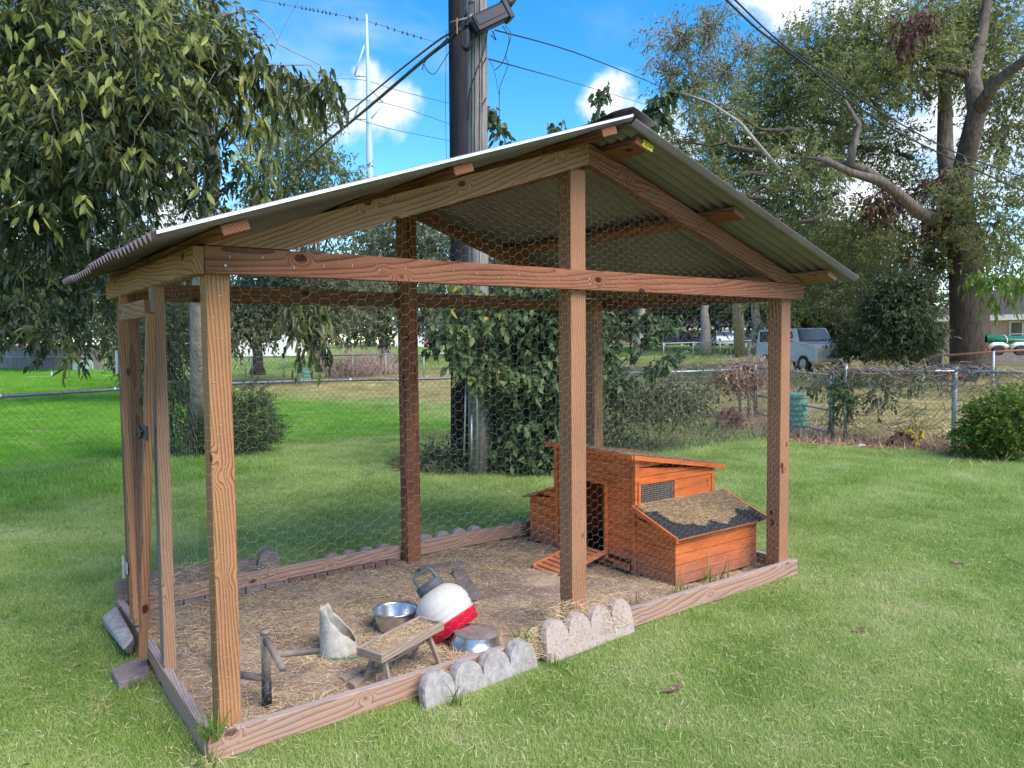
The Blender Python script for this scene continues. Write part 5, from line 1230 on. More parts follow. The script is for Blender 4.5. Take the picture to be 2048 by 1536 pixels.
# cracks and a ground wire down the grey pole, steps
for dx, y0_, y1_ in ((-6, -100, 330), (4, -100, 900), (-12, 60, 900), (9, 120, 640)):
    MB().tube([W(955+dx*(1 if y_ < 400 else .9), y_, dg-.142+abs(dx)*.0025) for y_ in np.linspace(y0_, y1_, 8)], .005, 5).build('crack', POLEB, pole2, True)
for y_ in (120, 200, 60):
    MB().tube([W(966, y_+8, dg-.12), W(972, y_-4, dg-.25)], .008, 6).build('pole_step', BLACKM, pole2, True)
for x0_, y0_, x1_, y1_, r_ in ((933, 735, 928, 912, .012), (943, 828, 943, 922, .014), (955, 700, 954, 935, .013)):
    MB().tube([W(x0_, y0_, dg-.22), W(x1_, y1_, dg-.22)], r_, 8).build('conduit', SILVERM, pole2, True)
# cable closure box
cb_ = thing('cable_box', W(978, 38, dg-.25), 'black cable closure box hung on the grey utility pole near the top edge', 'cable box')
cr = W(978, 38, dg-.25); axx = (W(1012, 18, dg-.2)-W(940, 52, dg-.35)).normalized(); upx = Vector((0, 0, 1)); upx = (upx-axx*upx.dot(axx)).normalized(); nx_ = axx.cross(upx)
Rb = Matrix((axx, nx_, upx)).transposed()
BOXM = plain('dark_box_plastic', (.02, .022, .035), .4)
MB().box(cr, (.50, .20, .22), Rb).build('body', BOXM, cb_, bevel=.02); MB().box(cr+upx*.02-nx_*0, (.44, .215, .13), Rb).build('cover', BOXM, cb_, bevel=.01)
MB().box(cr+axx*.26, (.07, .23, .26), Rb).build('end_plate', BOXM, cb_, bevel=.01)
MB().tube([cr+axx*.28+upx*.05, cr+axx*.40+upx*.08, cr+axx*.55+upx*.12], [.07, .05, .02], 10).build('cable_boot', BOXM, cb_, True)
coil = MB(); cc = W(932, 72, dg-.25)
for k in range(5):
    coil.tube([cc+Vector(Rv)*math.cos(a)*(.055+.006*k)+Vector((0, 0, 1))*math.sin(a)*(.15+.006*k)+Vector(Fv)*.012*k for a in np.linspace(0, 2*PI, 17)], .010, 6)
tag(coil.build('cable_coil', BLACKM, None, True), 'oval coil of black cable tied between the two utility poles', 'cable coil')
tag(MB().box(W(943, 59, dg-.2), (.05, .02, .12), Matrix.Rotation(.15, 3, 'Y')).build('red_tag', plain('red_tag', (.65, .03, .02), .5), bevel=.004), 'small red tag beside the cable coil on the pole', 'tag')
tag(MB().box(W(914, 52, dg-.3), (.012, .012, .20)).build('copper_strap', plain('rust', (.45, .17, .05), .7)), 'short rusty metal strap on the black pole near its top', 'strap')
hw = thing('pole_bracket', W(925, 40, dg-.2), 'galvanised bolts and clamps joining the two utility poles', 'bracket')
for (x, y, dx, dy) in ((900, 45, 40, -10), (925, 36, 20, 4), (930, 20, 12, -18), (918, 60, 24, -12)):
    MB().tube([W(x, y, dg-.2), W(x+dx, y+dy, dg-.2)], .014, 8).tube([W(x+dx, y+dy, dg-.25), W(x+dx+3, y+dy-2, dg-.18)], .035, 8).build('clamp', PIPEDK, hw, True)
def cable(pts, r, label, mat=BLACKM, cat='cable', group=None, name='cable', n=6, sub=5):
    P = [W(*p) for p in pts]; out = []
    for k in range(len(P)-1):
        a = P[max(k-1, 0)]; b = P[k]; c = P[k+1]; d = P[min(k+2, len(P)-1)]
        for q in range(sub):
            t_ = q/sub; out.append(.5*((2*b)+(c-a)*t_+(2*a-5*b+4*c-d)*t_*t_+(3*b-a-3*c+d)*t_**3))
    out.append(P[-1]); return tag(MB().tube(out, r, n).build(name, mat, None, True), label, cat, group)
gc = 'cables at the utility poles'
cable([(955, 22, 10.5), (905, 74, 10.7), (850, 118, 11.6), (740, 212, 14), (640, 295, 18), (545, 378, 24)], .026, 'thick black cable bundle running down left from the poles behind the leafy tree', group=gc)
cable([(950, 8, 10.5), (905, 62, 10.7), (875, 82, 11.2), (800, 140, 13), (700, 222, 16), (590, 305, 22), (520, 360, 26)], .015, 'thinner black cable just above the thick bundle left of the poles', group=gc)
cable([(905, 70, 10.5), (950, 45, 10.3), (1000, 8, 10.3), (1060, -40, 10.5)], .014, 'black cable passing over the cable box to the top edge', group=gc)
cable([(895, 76, 10.8), (852, 120, 11.4), (845, 140, 11.4)], .008, 'short drop cable hanging below the bundle by the black pole', group=gc)
cable([(900, 100, 10.6), (885, 125, 10.8), (868, 148, 10.8), (852, 138, 10.9), (846, 118, 11.2)], .006, 'looping thin wire left of the black pole', group=gc)
cable([(1005, 52, 10.2), (1018, 75, 10.2), (1014, 100, 10.2), (1005, 125, 10.2), (990, 140, 10.2)], .006, 'thin loose wire loop hanging from the cable box', group=gc)
cable([(1010, 52, 10.2), (1022, 70, 10.2), (1012, 110, 10.2), (1016, 130, 10.2), (1005, 160, 10.2), (999, 185, 10.2), (999, 280, 10.2)], .005, 'long thin wire dangling right of the grey pole', group=gc)
cable([(975, 115, 10.2), (988, 140, 10.2), (998, 190, 10.2)], .004, 'faint wire curving from the grey pole to the dangling wire', group=gc)
cable([(985, 62, 10.2), (992, 80, 10.2), (982, 70, 10.2)], .008, 'small tight wire loop under the cable box', group=gc)
cable([(975, 62, 10.2), (965, 110, 10.25), (950, 150, 10.25), (938, 190, 10.3), (935, 240, 10.35)], .008, 'black wire slanting down across the grey pole', group=gc)
cable([(893, 60, 10.6), (891, 200, 10.6), (893, 320, 10.7)], .003, 'thin straight wire running down beside the black pole', group=gc)
cable([(990, 60, 10.6), (1150, 105, 14), (1290, 160, 20), (1335, 178, 22), (1500, 235, 30)], .010, 'thin wire running right from the cable box toward the trees', group='thin wires to the right')
cable([(978, 118, 12), (1170, 172, 30), (1300, 212, 45)], .012, 'fainter wire below, running right from the grey pole', group='thin wires to the right')
cable([(1445, -8, 8), (1516, 59, 9), (1598, 119, 10), (1680, 187, 11), (1778, 254, 12), (1895, 314, 13.5), (2070, 392, 15)], .012, 'lower of the two twisted service wires crossing the pecan tree', group='service wires crossing the pecan tree', mat=plain('dark_wire', (.03, .03, .035), .6))
cable([(1462, -8, 8), (1567, 90, 9.4), (1672, 162, 10.6), (1778, 234, 12), (1914, 306, 13.5), (2070, 362, 15)], .010, 'upper of the two twisted service wires crossing the pecan tree', group='service wires crossing the pecan tree', mat=plain('dark_wire', (.03, .03, .035), .6))
# far transmission tower
TWM = plain('hazed_steel', (.42, .55, .68), .6, .1)  # distance haze is put into the steel colour as a pale blue
tw = thing('transmission_tower', W(742, 690, 180), 'slender steel transmission pole far away in the sky, coloured pale blue for haze', 'transmission tower')
MB().tube([W(742, 690, 180), W(740, 350, 180), W(736, 150, 180), (W(733, 28, 180))], [1.2, .85, .5, .2], 10).build('mast', TWM, tw, True)
for (x0_, y0_), (x1_, y1_) in (((737, 152), (709, 152)), ((728, 92), (709, 151)), ((739, 238), (708, 238)), ((731, 178), (708, 237)), ((739, 176), (768, 206)), ((740, 240), (768, 206))):
    MB().tube([W(x0_, y0_, 180), W(x1_, y1_, 180)], .22, 6).build('arm', TWM, tw, True)
WF = plain('far_wire', (.10, .16, .22), .7)
gw = 'far power lines'
for k, (pts, lab) in enumerate(((((520, 0, 170), (640, 22, 175), (734, 42, 180), (810, 66, 178), (870, 84, 175)), 'far wire with small birds sitting on it, left of the poles'),
                                (((560, 165, 170), (709, 158, 180), (800, 182, 178), (1000, 232, 170)), 'upper far power line behind the white cloud'), (((600, 190, 170), (768, 206, 180), (900, 248, 170)), 'middle far power line behind the white cloud'),
                                (((620, 232, 170), (708, 238, 180), (800, 262, 175), (1000, 300, 170)), 'lowest far power line above the roof'), (((600, -5, 60), (565, 60, 60), (545, 110, 60)), 'thin wire slanting through the left tree twigs'))):
    cable(pts, .07 if k < 4 else .02, lab, WF, 'power line', gw)
bm_ = MB().lathe([(0, -.16), (.07, -.10), (.085, 0), (.06, .10), (.045, .15), (.05, .20), (.0, .25)], 8).build('bird', plain('bird_dark', (.03, .035, .04), .8), None, True)
proto = bm_
bx_ = [560, 568, 590, 604, 612, 620, 627, 636, 645, 652, 660, 672, 700, 714, 752, 776, 789, 805, 815, 828, 842]
for k, x in enumerate(bx_):
    o = proto if k == 0 else proto.copy()
    if k: COL.objects.link(o)
    y = np.interp(x, [520, 640, 734, 810, 870], [0, 22, 42, 66, 84]); o.location = W(x, float(y)+1.0, 176); o.scale = (2.3, 2.3, 2.2); o.rotation_euler = (0, .3*(k % 3-1), 0)
    tag(o, 'tiny dark bird perched on the far wire high above the roof', 'bird', 'birds on the far wire')

# ------------------------------------------------------------------ chain-link fences
def chain(parent, A, B, h, dia, r, mat, z0=.03, peaks=True, seed=0):
    A = Vector(A); B = Vector(B); L = (B-A).length; d = (B-A).normalized(); n_ = max(1, int(L/dia)); nr = int(h/dia)+1
    e0 = []; e1 = []
    for c in range(n_):
        for k in range(nr*2):
            x0_ = c*dia; z_ = k*dia/2
            if z_+dia/2 > h+(dia*.4 if peaks else 0): continue
            a_ = (x0_, z_) if k % 2 == 0 else (x0_+dia/2, z_); b_ = (x0_+dia/2, z_+dia/2) if k % 2 == 0 else (x0_, z_+dia/2); e0.append(a_); e1.append(b_)
            a_ = (x0_+dia, z_) if k % 2 == 0 else (x0_+dia/2, z_); b_ = (x0_+dia/2, z_+dia/2) if k % 2 == 0 else (x0_+dia, z_+dia/2); e0.append(a_); e1.append(b_)
    e0 = np.array(e0); e1 = np.array(e1)
    def mp(e):
        j = .004*np.sin(e[:, 0]*3+e[:, 1]*5)
        return np.array(A)[None]+np.outer(e[:, 0], np.array(d))+np.stack([j, j, e[:, 1]+z0], -1)
    V, F = nptubes(mp(e0), mp(e1), r)
    o = npmesh('chain_link', V, F, mat, parent); o['kind'] = 'stuff'; return o
def gz(x, y): return float(terr(x, y))
lf = thing('chain_link_fence', (2.85, 9.76, 0), 'chain-link fence with dark grey top rail behind the run, on the left', 'fence')
LFp = [(-3.4, 7.25), (-.33, 8.59), (1.11, 9.21), (2.85, 9.70), (4.89, 9.31), (5.61, 8.85), (6.60, 8.59), (7.05, 8.56)]
P = [Vector((x, y, 1.15)) for x, y in LFp]
out = []
for k in range(len(P)-1):
    a, b, c, d = P[max(k-1, 0)], P[k], P[k+1], P[min(k+2, len(P)-1)]
    for q in range(5): t_ = q/5; out.append(.5*((2*b)+(c-a)*t_+(2*a-5*b+4*c-d)*t_*t_+(3*b-a-3*c+d)*t_**3))
out.append(P[-1]); MB().tube(out, .025, 10).build('top_rail', PIPEDK, lf, True)
for k in range(len(P)-1): chain(lf, P[k]-Vector((0, 0, 1.15)), P[k+1]-Vector((0, 0, 1.15)), 1.14, .115, .0026, WIREDK)
for x, y in ((6.60, 8.57), (-2.0, 7.85),): MB().tube([(x, y, -.1), (x, y, 1.19)], .028, 10).build('post', PIPEM, lf, True)
for x, y in LFp[1:6]: MB().tube([(x-.01, y, 1.12), (x+.01, y, 1.18)], .029, 10).build('tie', SILVERM, lf, True)

rf = thing('chain_link_fence', G(1690, 882), 'vine-grown chain-link fence with blue-grey posts on the right side of the lawn', 'fence')
def gp(x, y): p = G(x, y); return p
fA, fB, fC, fD, fE = gp(1250, 850), gp(1480, 838), gp(1510, 836), gp(1665, 880), gp(1690, 883)
fF, fG_ = gp(1907, 900), gp(2160, 922)
def post(par, p, h, lean=(0, 0), r=.032, mat=PIPEM): MB().tube([Vector(p)-Vector((0, 0, .1)), Vector(p)+Vector((lean[0], lean[1], h))], r, 10).build('post', mat, par, True)
for p, h in ((fB, 1.2), (fC, 1.2), (gp(1497, 837), 1.1), (fD, 1.22), (fE, 1.36)): post(rf, p, h)
post(rf, fF, 1.34, (.08, .04), .04); post(rf, gp(1560, 850), 1.15, r=.02); post(rf, gp(1600, 858), 1.15, r=.02) if False else None
for a_, b_, h in ((fA, fB, 1.12), (fE, fF, 1.27), (fF, fG_, 1.28)):
    MB().tube([a_+Vector((0, 0, h)), (a_+b_)/2+Vector((0, 0, h-.01)), b_+Vector((0, 0, h))], .024, 10).build('top_rail', PIPEM, rf, True); chain(rf, a_, b_, h-.03, .09, .0022, WIREDK)
gate = MB()
ga, gb = fC.lerp(fD, .03), fC.lerp(fD, .97)
for z in (.12, .52, 1.15): MB().tube([ga+Vector((0, 0, z)), gb+Vector((0, 0, z))], .02, 8).build('gate_rail', PIPEM, rf, True)
for p in (ga, gb): MB().tube([p+Vector((0, 0, .1)), p+Vector((0, 0, 1.16))], .02, 8).build('gate_stile', PIPEM, rf, True)
chain(rf, ga, gb, 1.1, .09, .0022, WIREDK)
# second fence further back
bf = thing('chain_link_fence', G(1985, 786), 'low fence with a rusty pipe rail beyond the vine-grown fence at the right edge', 'fence')
q1 = G(1985, 786); q0 = G(1845, 800); hb = 1.05
d1 = math.hypot(q1.x-CAM[0], q1.y-CAM[1])
post(bf, q1, (W(1985, 702, d1)-q1).z, r=.04); post(bf, q0, (W(1845, 740, math.hypot(q0.x-CAM[0], q0.y-CAM[1]))-q0).z, r=.04)
MB().tube([W(1858, 713, d1), W(1985, 704, d1), W(2100, 697, d1)], .03, 8).build('rusty_rail', plain('rusty_pipe', (.30, .15, .11), .8, .2), bf, True)
chain(bf, q0, q1, .9, .12, .003, WIREDK); chain(bf, q1, q1+(q1-q0), .9, .12, .003, WIREDK)
# far chain-link lines
def farfence(label, pxs, hgt, posts, mat=PIPEM, wire=.005, dia=.3):
    A = [G(*p) for p in pxs]; t_ = thing('chain_link_fence', A[0], label, 'fence', 'far chain-link fences')
    for k in range(len(A)-1):
        MB().tube([A[k]+Vector((0, 0, hgt)), A[k+1]+Vector((0, 0, hgt))], .035, 8).build('top_rail', mat, t_, True); chain(t_, A[k], A[k+1], hgt-.05, dia, wire, WIREDK, peaks=False)
    for p in posts: MB().tube([G(*p), G(*p)+Vector((0, 0, hgt+.06))], .04, 8).build('post', mat, t_, True)
farfence('far chain-link fence seen between the left and middle posts', [(455, 756), (640, 757)], 1.12, [(492, 756), (505, 756), (568, 757), (640, 757)])
farfence('far chain-link fence behind the dry twiggy bush', [(652, 757), (905, 757)], 1.15, [(652, 757), (706, 757), (772, 757), (848, 757)])
farfence('far chain-link fence in front of the wooden board fence', [(-60, 740), (186, 741)], 1.0, [(60, 740), (183, 741)])
farfence('far chain-link fence in front of the parked cars', [(1235, 722), (1400, 718), (1560, 712)], .95, [(1272, 721), (1327, 720), (1386, 718), (1440, 716), (1500, 714)])
tag(MB().tube([G(104, 763), G(104, 763)+Vector((0, 0, .5))], .04, 8).build('short_post', PIPEM, None, True), 'short lone metal post in the bright lawn at the far left', 'post')

# ------------------------------------------------------------------ far ground, street, buildings
def gline(pxs, w, name, mat, z=.01):
    pts = []
    for k in range(len(pxs)-1):
        for q in range(6): a, b = pxs[k], pxs[k+1]; pts.append(G(a[0]+(b[0]-a[0])*q/6, a[1]+(b[1]-a[1])*q/6))
    pts.append(G(*pxs[-1])); return strip(name, pts, w, mat, z)
gline([(-60, 757), (240, 752)], .8, 'concrete_path', CONC, .02)
gline([(440, 742), (905, 739)], 4.0, 'street', ASPH, .015)
gline([(1235, 697), (1540, 695)], 5.0, 'street', ASPH, .02)
gline([(1235, 719), (1440, 709), (1545, 703)], 1.2, 'concrete_path', CONC, .02)
BRW = newmat('pale_brick_wall'); BRM, t, b = BRW
co = objco(t, (1, 1, 1)); br = t.nodes.new('ShaderNodeTexBrick'); mpp = t.nodes.new('ShaderNodeMapping'); mpp.inputs['Rotation'].default_value = (PI/2, 0, 0); t.links.new(co, mpp.inputs[0]); t.links.new(mpp.outputs[0], br.inputs['Vector'])
br.inputs['Color1'].default_value = (.40, .29, .25, 1); br.inputs['Color2'].default_value = (.52, .39, .34, 1); br.inputs['Mortar'].default_value = (.55, .50, .47, 1); br.inputs['Scale'].default_value = 1.0; br.inputs['Brick Width'].default_value = .24; br.inputs['Row Height'].default_value = .085; br.inputs['Mortar Size'].default_value = .012
t.links.new(br.outputs[0], b.inputs['Base Color']); b.inputs['Roughness'].default_value = .9
SHG = noisy('brown_shingles', [(.3, (.055, .04, .045)), (.7, (.12, .09, .095))], 5, .95, 0, .5, .03, stretch=(1, 1, 6))
SHD = noisy('dark_shingles', [(.3, (.04, .042, .05)), (.7, (.08, .085, .10))], 5, .95)
WHP = plain('white_paint', (.72, .72, .70), .7); GLS = plain('dark_glass', (.05, .06, .07), .1, 0, spec=.8)
ORB = noisy('orange_brick', [(.3, (.42, .22, .13)), (.7, (.58, .34, .22))], 4, .9)
def house(label, pxl, pxr, base_y, D, eave, ridge, depth, wall, roof, wins=(), overhang=.5, cat='house', porch=False, hip=1.5):
    """long wall facing the camera from pixel column pxl to pxr"""
    A = W(pxl, 690, D); B = W(pxr, 690, D); zb = gz((A.x+B.x)/2, (A.y+B.y)/2); A.z = B.z = zb-.3; d = (B-A).normalized(); L = (B-A).length; n_ = Vector((-d.y, d.x, 0))
    t_ = thing('house', (A+B)/2, label, cat); ang = math.atan2(d.y, d.x); H_ = eave+.3
    def place(o): o.matrix_basis = Matrix.Translation(A) @ Matrix.Rotation(ang, 4, 'Z'); adopt(o, t_); return o
    w_ = MB().box((L/2, depth/2, H_/2), (L, depth, H_)); place(w_.build('wall', wall))
    o_ = overhang; rz = H_; m = MB(); b0 = [(-o_, -o_, rz), (L+o_, -o_, rz), (L+o_, depth+o_, rz), (-o_, depth+o_, rz)]; b1 = [(hip*1.3, depth/2-.05, ridge+.3), (L-hip*1.3, depth/2-.05, ridge+.3), (L-hip*1.3, depth/2+.05, ridge+.3), (hip*1.3, depth/2+.05, ridge+.3)]
    m.hexa(b0, b1); place(m.build('roof', roof))
    place(MB().box((L/2, -o_-.02, rz-.06), (L+2*o_, .05, .22)).build('eave_fascia', WHP))
    for (x, z, w, h) in wins:
        f = MB().box((x, -.03, z+.3), (w+.16, .06, h+.16)); fo = place(f.build('window', WHP))
        g = MB().box((x, -.075, z+.3), (w, .03, h)).build('pane', GLS); g.matrix_basis = fo.matrix_basis.copy(); g.parent = fo; g.matrix_parent_inverse = Matrix(fo.matrix_basis).inverted()
        g = MB().box((x, -.10, z+.3), (.05, .03, h)).box((x, -.101, z+.3), (w, .03, .05)).build('muntin', WHP); g.matrix_basis = fo.matrix_basis.copy(); g.parent = fo; g.matrix_parent_inverse = Matrix(fo.matrix_basis).inverted()
    if porch:
        for k in range(4): place(MB().box((1.0+k*2.3, -1.6, H_/2), (.16, .16, H_)).build('porch_post', WHP))
        place(MB().box((4.5, -1.0, H_+.02), (8.6, 2.0, .2)).build('porch_roof', WHP))
    return t_
house('pale brick house with brown shingle roof behind the pecan trunk', 1884, 2300, 720, 36, 1.95, 3.6, 8, BRM, SHG, [(2.75, 1.25, .75, .85), (7, 1.25, .9, .85)], .5, hip=2.0)
house('far orange brick house with a white porch beyond the street', 1305, 1520, 692, 88, 1.9, 3.6, 9, ORB, SHG, [(5.6, 1.1, 1.2, .8), (9.0, 1.1, 1.2, .8)], .5, porch=True)
house('low orange brick house at the far left of the parked cars', 1225, 1335, 692, 92, 1.5, 2.6, 8, ORB, SHD, [], .4)
house('long white building behind the oak trunk', 470, 655, 722, 84, 2.9, 3.6, 9, WHP, SHD, [], .3)
house('white house with dark roof behind the red car', 790, 905, 708, 104, 2.9, 5.2, 9, WHP, SHD, [(5, 1.5, 1.3, 1.0)], .5)
house('house with dark carport roof behind the jeep', 1660, 1780, 700, 52, 1.9, 2.4, 6, plain('tan_wall', (.42, .36, .30), .9), SHD, [(4.0, 1.2, 1.0, .8)], .5)
house('peach house hidden behind the left tree', 30, 130, 720, 80, 3.4, 5.0, 8, plain('peach_wall', (.60, .42, .34), .9), SHD, [], .5)
# board fence far left
A = G(-60, 739); B = G(205, 740); bfn = thing('board_fence', A, 'grey weathered board fence at the far left edge', 'fence'); d = (B-A); L = d.length; d.normalize()
FWD = noisy('grey_boards', [(.3, (.20, .18, .18)), (.7, (.36, .33, .33))], 3, .95, 0, .4, stretch=(3, 3, .4))
m = MB(); rgb = random.Random(2); ang = math.atan2(d.y, d.x); x = 0; k = 0
while x < L:
    h = 1.85+rgb.uniform(-.04, .04); m.box(A+d*x+Vector((0, 0, h/2)), (.145, .02, h), Matrix.Rotation(ang, 3, 'Z')); x += .16
o = m.build('picket', FWD, bfn); o['kind'] = 'stuff'
MB().box((A+B)/2+Vector((0, .06, 1.3)), (L, .05, .1), Matrix.Rotation(ang, 3, 'Z')).build('rail', FWD, bfn)
GRN = noisy('pale_green_metal', [(.3, (.26, .45, .34)), (.7, (.38, .58, .46))], 3, .6, 0, .1); GRN2 = noisy('faded_green_plastic', [(.3, (.13, .30, .22)), (.7, (.23, .42, .33))], 6, .65, 0, .2)
def block(name, px0, px1, ybase, ytop, mat, label, cat, depth=.6, lid=True, group=None):
    p = G((px0+px1)/2, ybase); D = math.hypot(p.x-CAM[0], p.y-CAM[1]); w = (px1-px0)*D/CF; h = (ybase-ytop)*D/CF; ang = -math.atan2(p.x-CAM[0], p.y-CAM[1])
    R_ = Matrix.Rotation(ang, 3, 'Z'); t_ = thing(name, p, label, cat, group); MB().box(p+Vector((0, 0, h*.45)), (w*.95, depth, h*.9), R_, .97).build('body', mat, t_, bevel=.02)
    MB().box(p+Vector((0, 0, h*.93)), (w, depth*1.06, h*.14), R_, .92).build('lid', mat, t_, bevel=.02); return t_, p, w, h, R_
block('transformer_box', 150, 186, 740, 723, GRN, 'low pale green transformer box in front of the board fence', 'utility box', 1.0)
t_, p, w, h, R_ = block('utility_box', 600, 622, 768, 737, GRN, 'upright pale green utility box on the lawn behind the left posts', 'utility box', .45)
for k in range(3): MB().box(p+R_ @ Vector((0, -.235, h*(.25+.2*k))), (w*.8, .02, .04), R_).build('rib', GRN2, t_)
# round green pedestal by the gate
p = G(1593, 863); D = math.hypot(p.x-CAM[0], p.y-CAM[1]); R0 = 19*D/CF; Hh = 74*D/CF; pd_ = thing('utility_pedestal', p, 'faded green round utility pedestal behind the fence gate', 'utility pedestal'); Tm = Matrix.Translation(p)
MB().lathe([(R0*.96, 0), (R0*1.0, .02), (R0*.98, Hh*.86), (R0*.96, Hh*.87)], 28, Tm, True).build('body', GRN2, pd_, True)
MB().lathe([(R0*1.05, Hh*.86), (R0*1.06, Hh*.93), (R0*.98, Hh*.97), (R0*.5, Hh), (0, Hh)], 28, Tm).build('lid', GRN2, pd_, True)
m = MB()
for k in range(6):
    for j in range(12):
        a = 2*PI*(j+.5*(k % 2))/12; z = Hh*(.08+k*.13); c_ = p+Vector((math.cos(a)*R0*.98, math.sin(a)*R0*.98, z)); m.box(c_, (.05, .09, .05), Matrix.Rotation(a, 3, 'Z'), .6)
o = m.build('stud', GRN2, pd_); o['kind'] = 'stuff'

# ------------------------------------------------------------------ vehicles
def car(name, px, ybase, D, yaw, col, label, cat='car', L=4.5, Wd=1.8, H=1.45, boxy=False, group=None):
    p = W(px, ybase, D); p.z = gz(p.x, p.y); t_ = thing(name, p, label, cat, group); paint = plain(name+'_paint', col, .3, .1, .05, spec=.6)
    R_ = Matrix.Translation(p) @ Matrix.Rotation(yaw, 4, 'Z')
    if boxy: prof = [(-.5, .22), (-.5, .60), (-.49, .97), (-.30, 1.0), (.12, 1.0), (.20, .68), (.47, .62), (.5, .45), (.5, .22)]
    else: prof = [(-.5, .25), (-.5, .55), (-.46, .66), (-.36, .70), (-.24, .97), (.02, 1.0), (.22, .68), (.44, .60), (.5, .48), (.5, .22)]
    m = MB(); k = len(prof)
    for s_, ins in ((-1, 0), (-1, 1), (1, 1), (1, 0)):
        pass
    def ring(y, f):
        return [Vector((x*L, y*(1-.13*max(0, (z-.62)/.38)), z*H)) for x, z in prof]
    m.hexa([R_ @ v for v in ring(-Wd/2, 0)], [R_ @ v for v in ring(Wd/2, 0)]); m.build('body', paint, t_, bevel=.04)
    # side windows and screens
    for s_ in (-1, 1):
        ys = s_*(Wd/2*.93)
        if boxy: wp = [(-.44, .68), (-.44, .93), (-.1, .93), (-.1, .68)], [(-.06, .68), (-.06, .93), (.09, .93), (.15, .68)]
        else: wp = [(-.32, .70), (-.23, .90), (-.08, .93), (-.08, .70)], [(-.05, .70), (-.05, .93), (.02, .93), (.15, .70)]
        for q in wp:
            mm = MB().hexa([R_ @ Vector((x*L, ys-.005*s_ if True else 0, z*H)) for x, z in q], [R_ @ Vector((x*L, ys+.02*s_, z*H)) for x, z in q]); mm.build('window', GLS, t_)
    fx = ((.03, .95), (.20, .70)) if not boxy else ((.13, .97), (.20, .70))
    (xa, za), (xb, zb_) = fx; mm = MB().hexa([R_ @ Vector(v) for v in ((xa*L+.03, -Wd*.36, za*H), (xb*L+.03, -Wd*.42, zb_*H), (xb*L+.03, Wd*.42, zb_*H), (xa*L+.03, Wd*.36, za*H))], [R_ @ Vector(v) for v in ((xa*L+.06, -Wd*.36, za*H+.03), (xb*L+.06, -Wd*.42, zb_*H+.03), (xb*L+.06, Wd*.42, zb_*H+.03), (xa*L+.06, Wd*.36, za*H+.03))]); mm.build('windscreen', GLS, t_)
    rx = -.5 if boxy else -.38; mm = MB().box(R_ @ Vector((rx*L-.0, 0, .82*H)), (.05, Wd*.7, .24*H), Matrix.Rotation(yaw, 3, 'Z')); mm.build('rear_window', GLS, t_)
    for x in (-.31, .31):
        for s_ in (-1, 1):
            c = R_ @ Vector((x*L, s_*(Wd/2-.08), .33)); ax_ = (R_.to_3x3() @ Vector((0, 1, 0))); w_ = MB().tube([c-ax_*.11, c+ax_*.11], .33, 18).build('wheel', BLACKM, t_)
            MB().tube([c-ax_*.118, c+ax_*.118], .19, 14).build('rim', SILVERM, w_)
    for s_ in (-1, 1):
        MB().box(R_ @ Vector((.495*L, s_*Wd*.36, .50*H)), (.06, .32, .14), Matrix.Rotation(yaw, 3, 'Z')).build('headlight', WHP, t_)
        MB().box(R_ @ Vector((-.497*L, s_*Wd*.40, .55*H)), (.06, .2, .16), Matrix.Rotation(yaw, 3, 'Z')).build('tail_light', REDPL, t_)
    return t_
car('parked_car', 865, 710, 97, CYAW*-1-PI/2+.2, (.60, .01, .04), 'red parked car in front of the white house, seen between the middle posts', L=4.4, H=1.5)
car('parked_car', 1357, 691, 74, -.75, (.02, .03, .06), 'dark parked SUV left of the blue bin in front of the brick house', L=4.6, H=1.6, boxy=True)
car('parked_car', 1448, 692, 72, -2.35, (.70, .70, .72), 'white parked car right of the blue bin in front of the brick house', L=4.3, H=1.5)
car('parked_car', 1478, 690, 80, -.75, (.03, .05, .10), 'dark blue parked car half behind the white one', L=4.3, H=1.6)
car('jeep', 1605, 706, 34, -1.9, (.60, .62, .64), 'white boxy jeep behind the right front post, half hidden by bushes', 'jeep', L=3.9, H=1.75, boxy=True)
block('wheelie_bin', 1400, 1412, 695, 683, plain('blue_plastic', (.02, .05, .16), .5), 'small dark blue wheelie bin between the two far parked cars', 'bin', .7)
# canoe on trailer, yard clutter in front of the brick house
Dc = 29; ca = W(1972, 684, Dc); cb2 = W(2130, 684, Dc+1.0); cd_ = (cb2-ca); n_ = 14; m = MB(); upz = Vector((0, 0, 1)); cs = cd_.normalized().cross(upz)
rings = []
for k in range(n_+1):
    s_ = k/n_; w_ = .38*math.sin(PI*min(max(s_, .02), .98))**.5; hgt = .19; c_ = ca+cd_*s_+Vector((0, 0, .05*(2*s_-1)**2))
    rings.append([c_+cs*(w_*math.cos(a))+upz*(hgt*math.sin(a)*(1 if math.sin(a) > 0 else .35)) for a in np.linspace(0, 2*PI, 12, endpoint=False)])
for r_ in rings: m.v += [tuple(v) for v in r_]
for k in range(n_):
    for j in range(12): a = k*12+j; b_ = k*12+(j+1) % 12; m.f.append((a, b_, b_+12, a+12))
cn = thing('canoe', ca, 'upturned dark green canoe resting on a trailer in front of the brick house', 'canoe'); m.build('hull', plain('canoe_green', (.01, .14, .07), .35), cn, True)
for s_ in (.25, .55): MB().tube([Vector(v)+ (Vector(v)-(ca+cd_*s_))*.03 for v in rings[int(s_*n_)]]+[Vector(rings[int(s_*n_)][0])], .02, 6).build('strap', WHP, cn, True)
tr_ = thing('boat_trailer', W(2010, 700, Dc), 'boat trailer with white mudguards under the green canoe', 'trailer')
MB().tube([W(1975, 697, Dc), W(2120, 697, Dc+.9)], .035, 6).tube([W(1975, 697, Dc), W(1965, 706, Dc-.4)], .03, 6).build('frame', plain('trailer_red', (.30, .05, .05), .6), tr_, True)
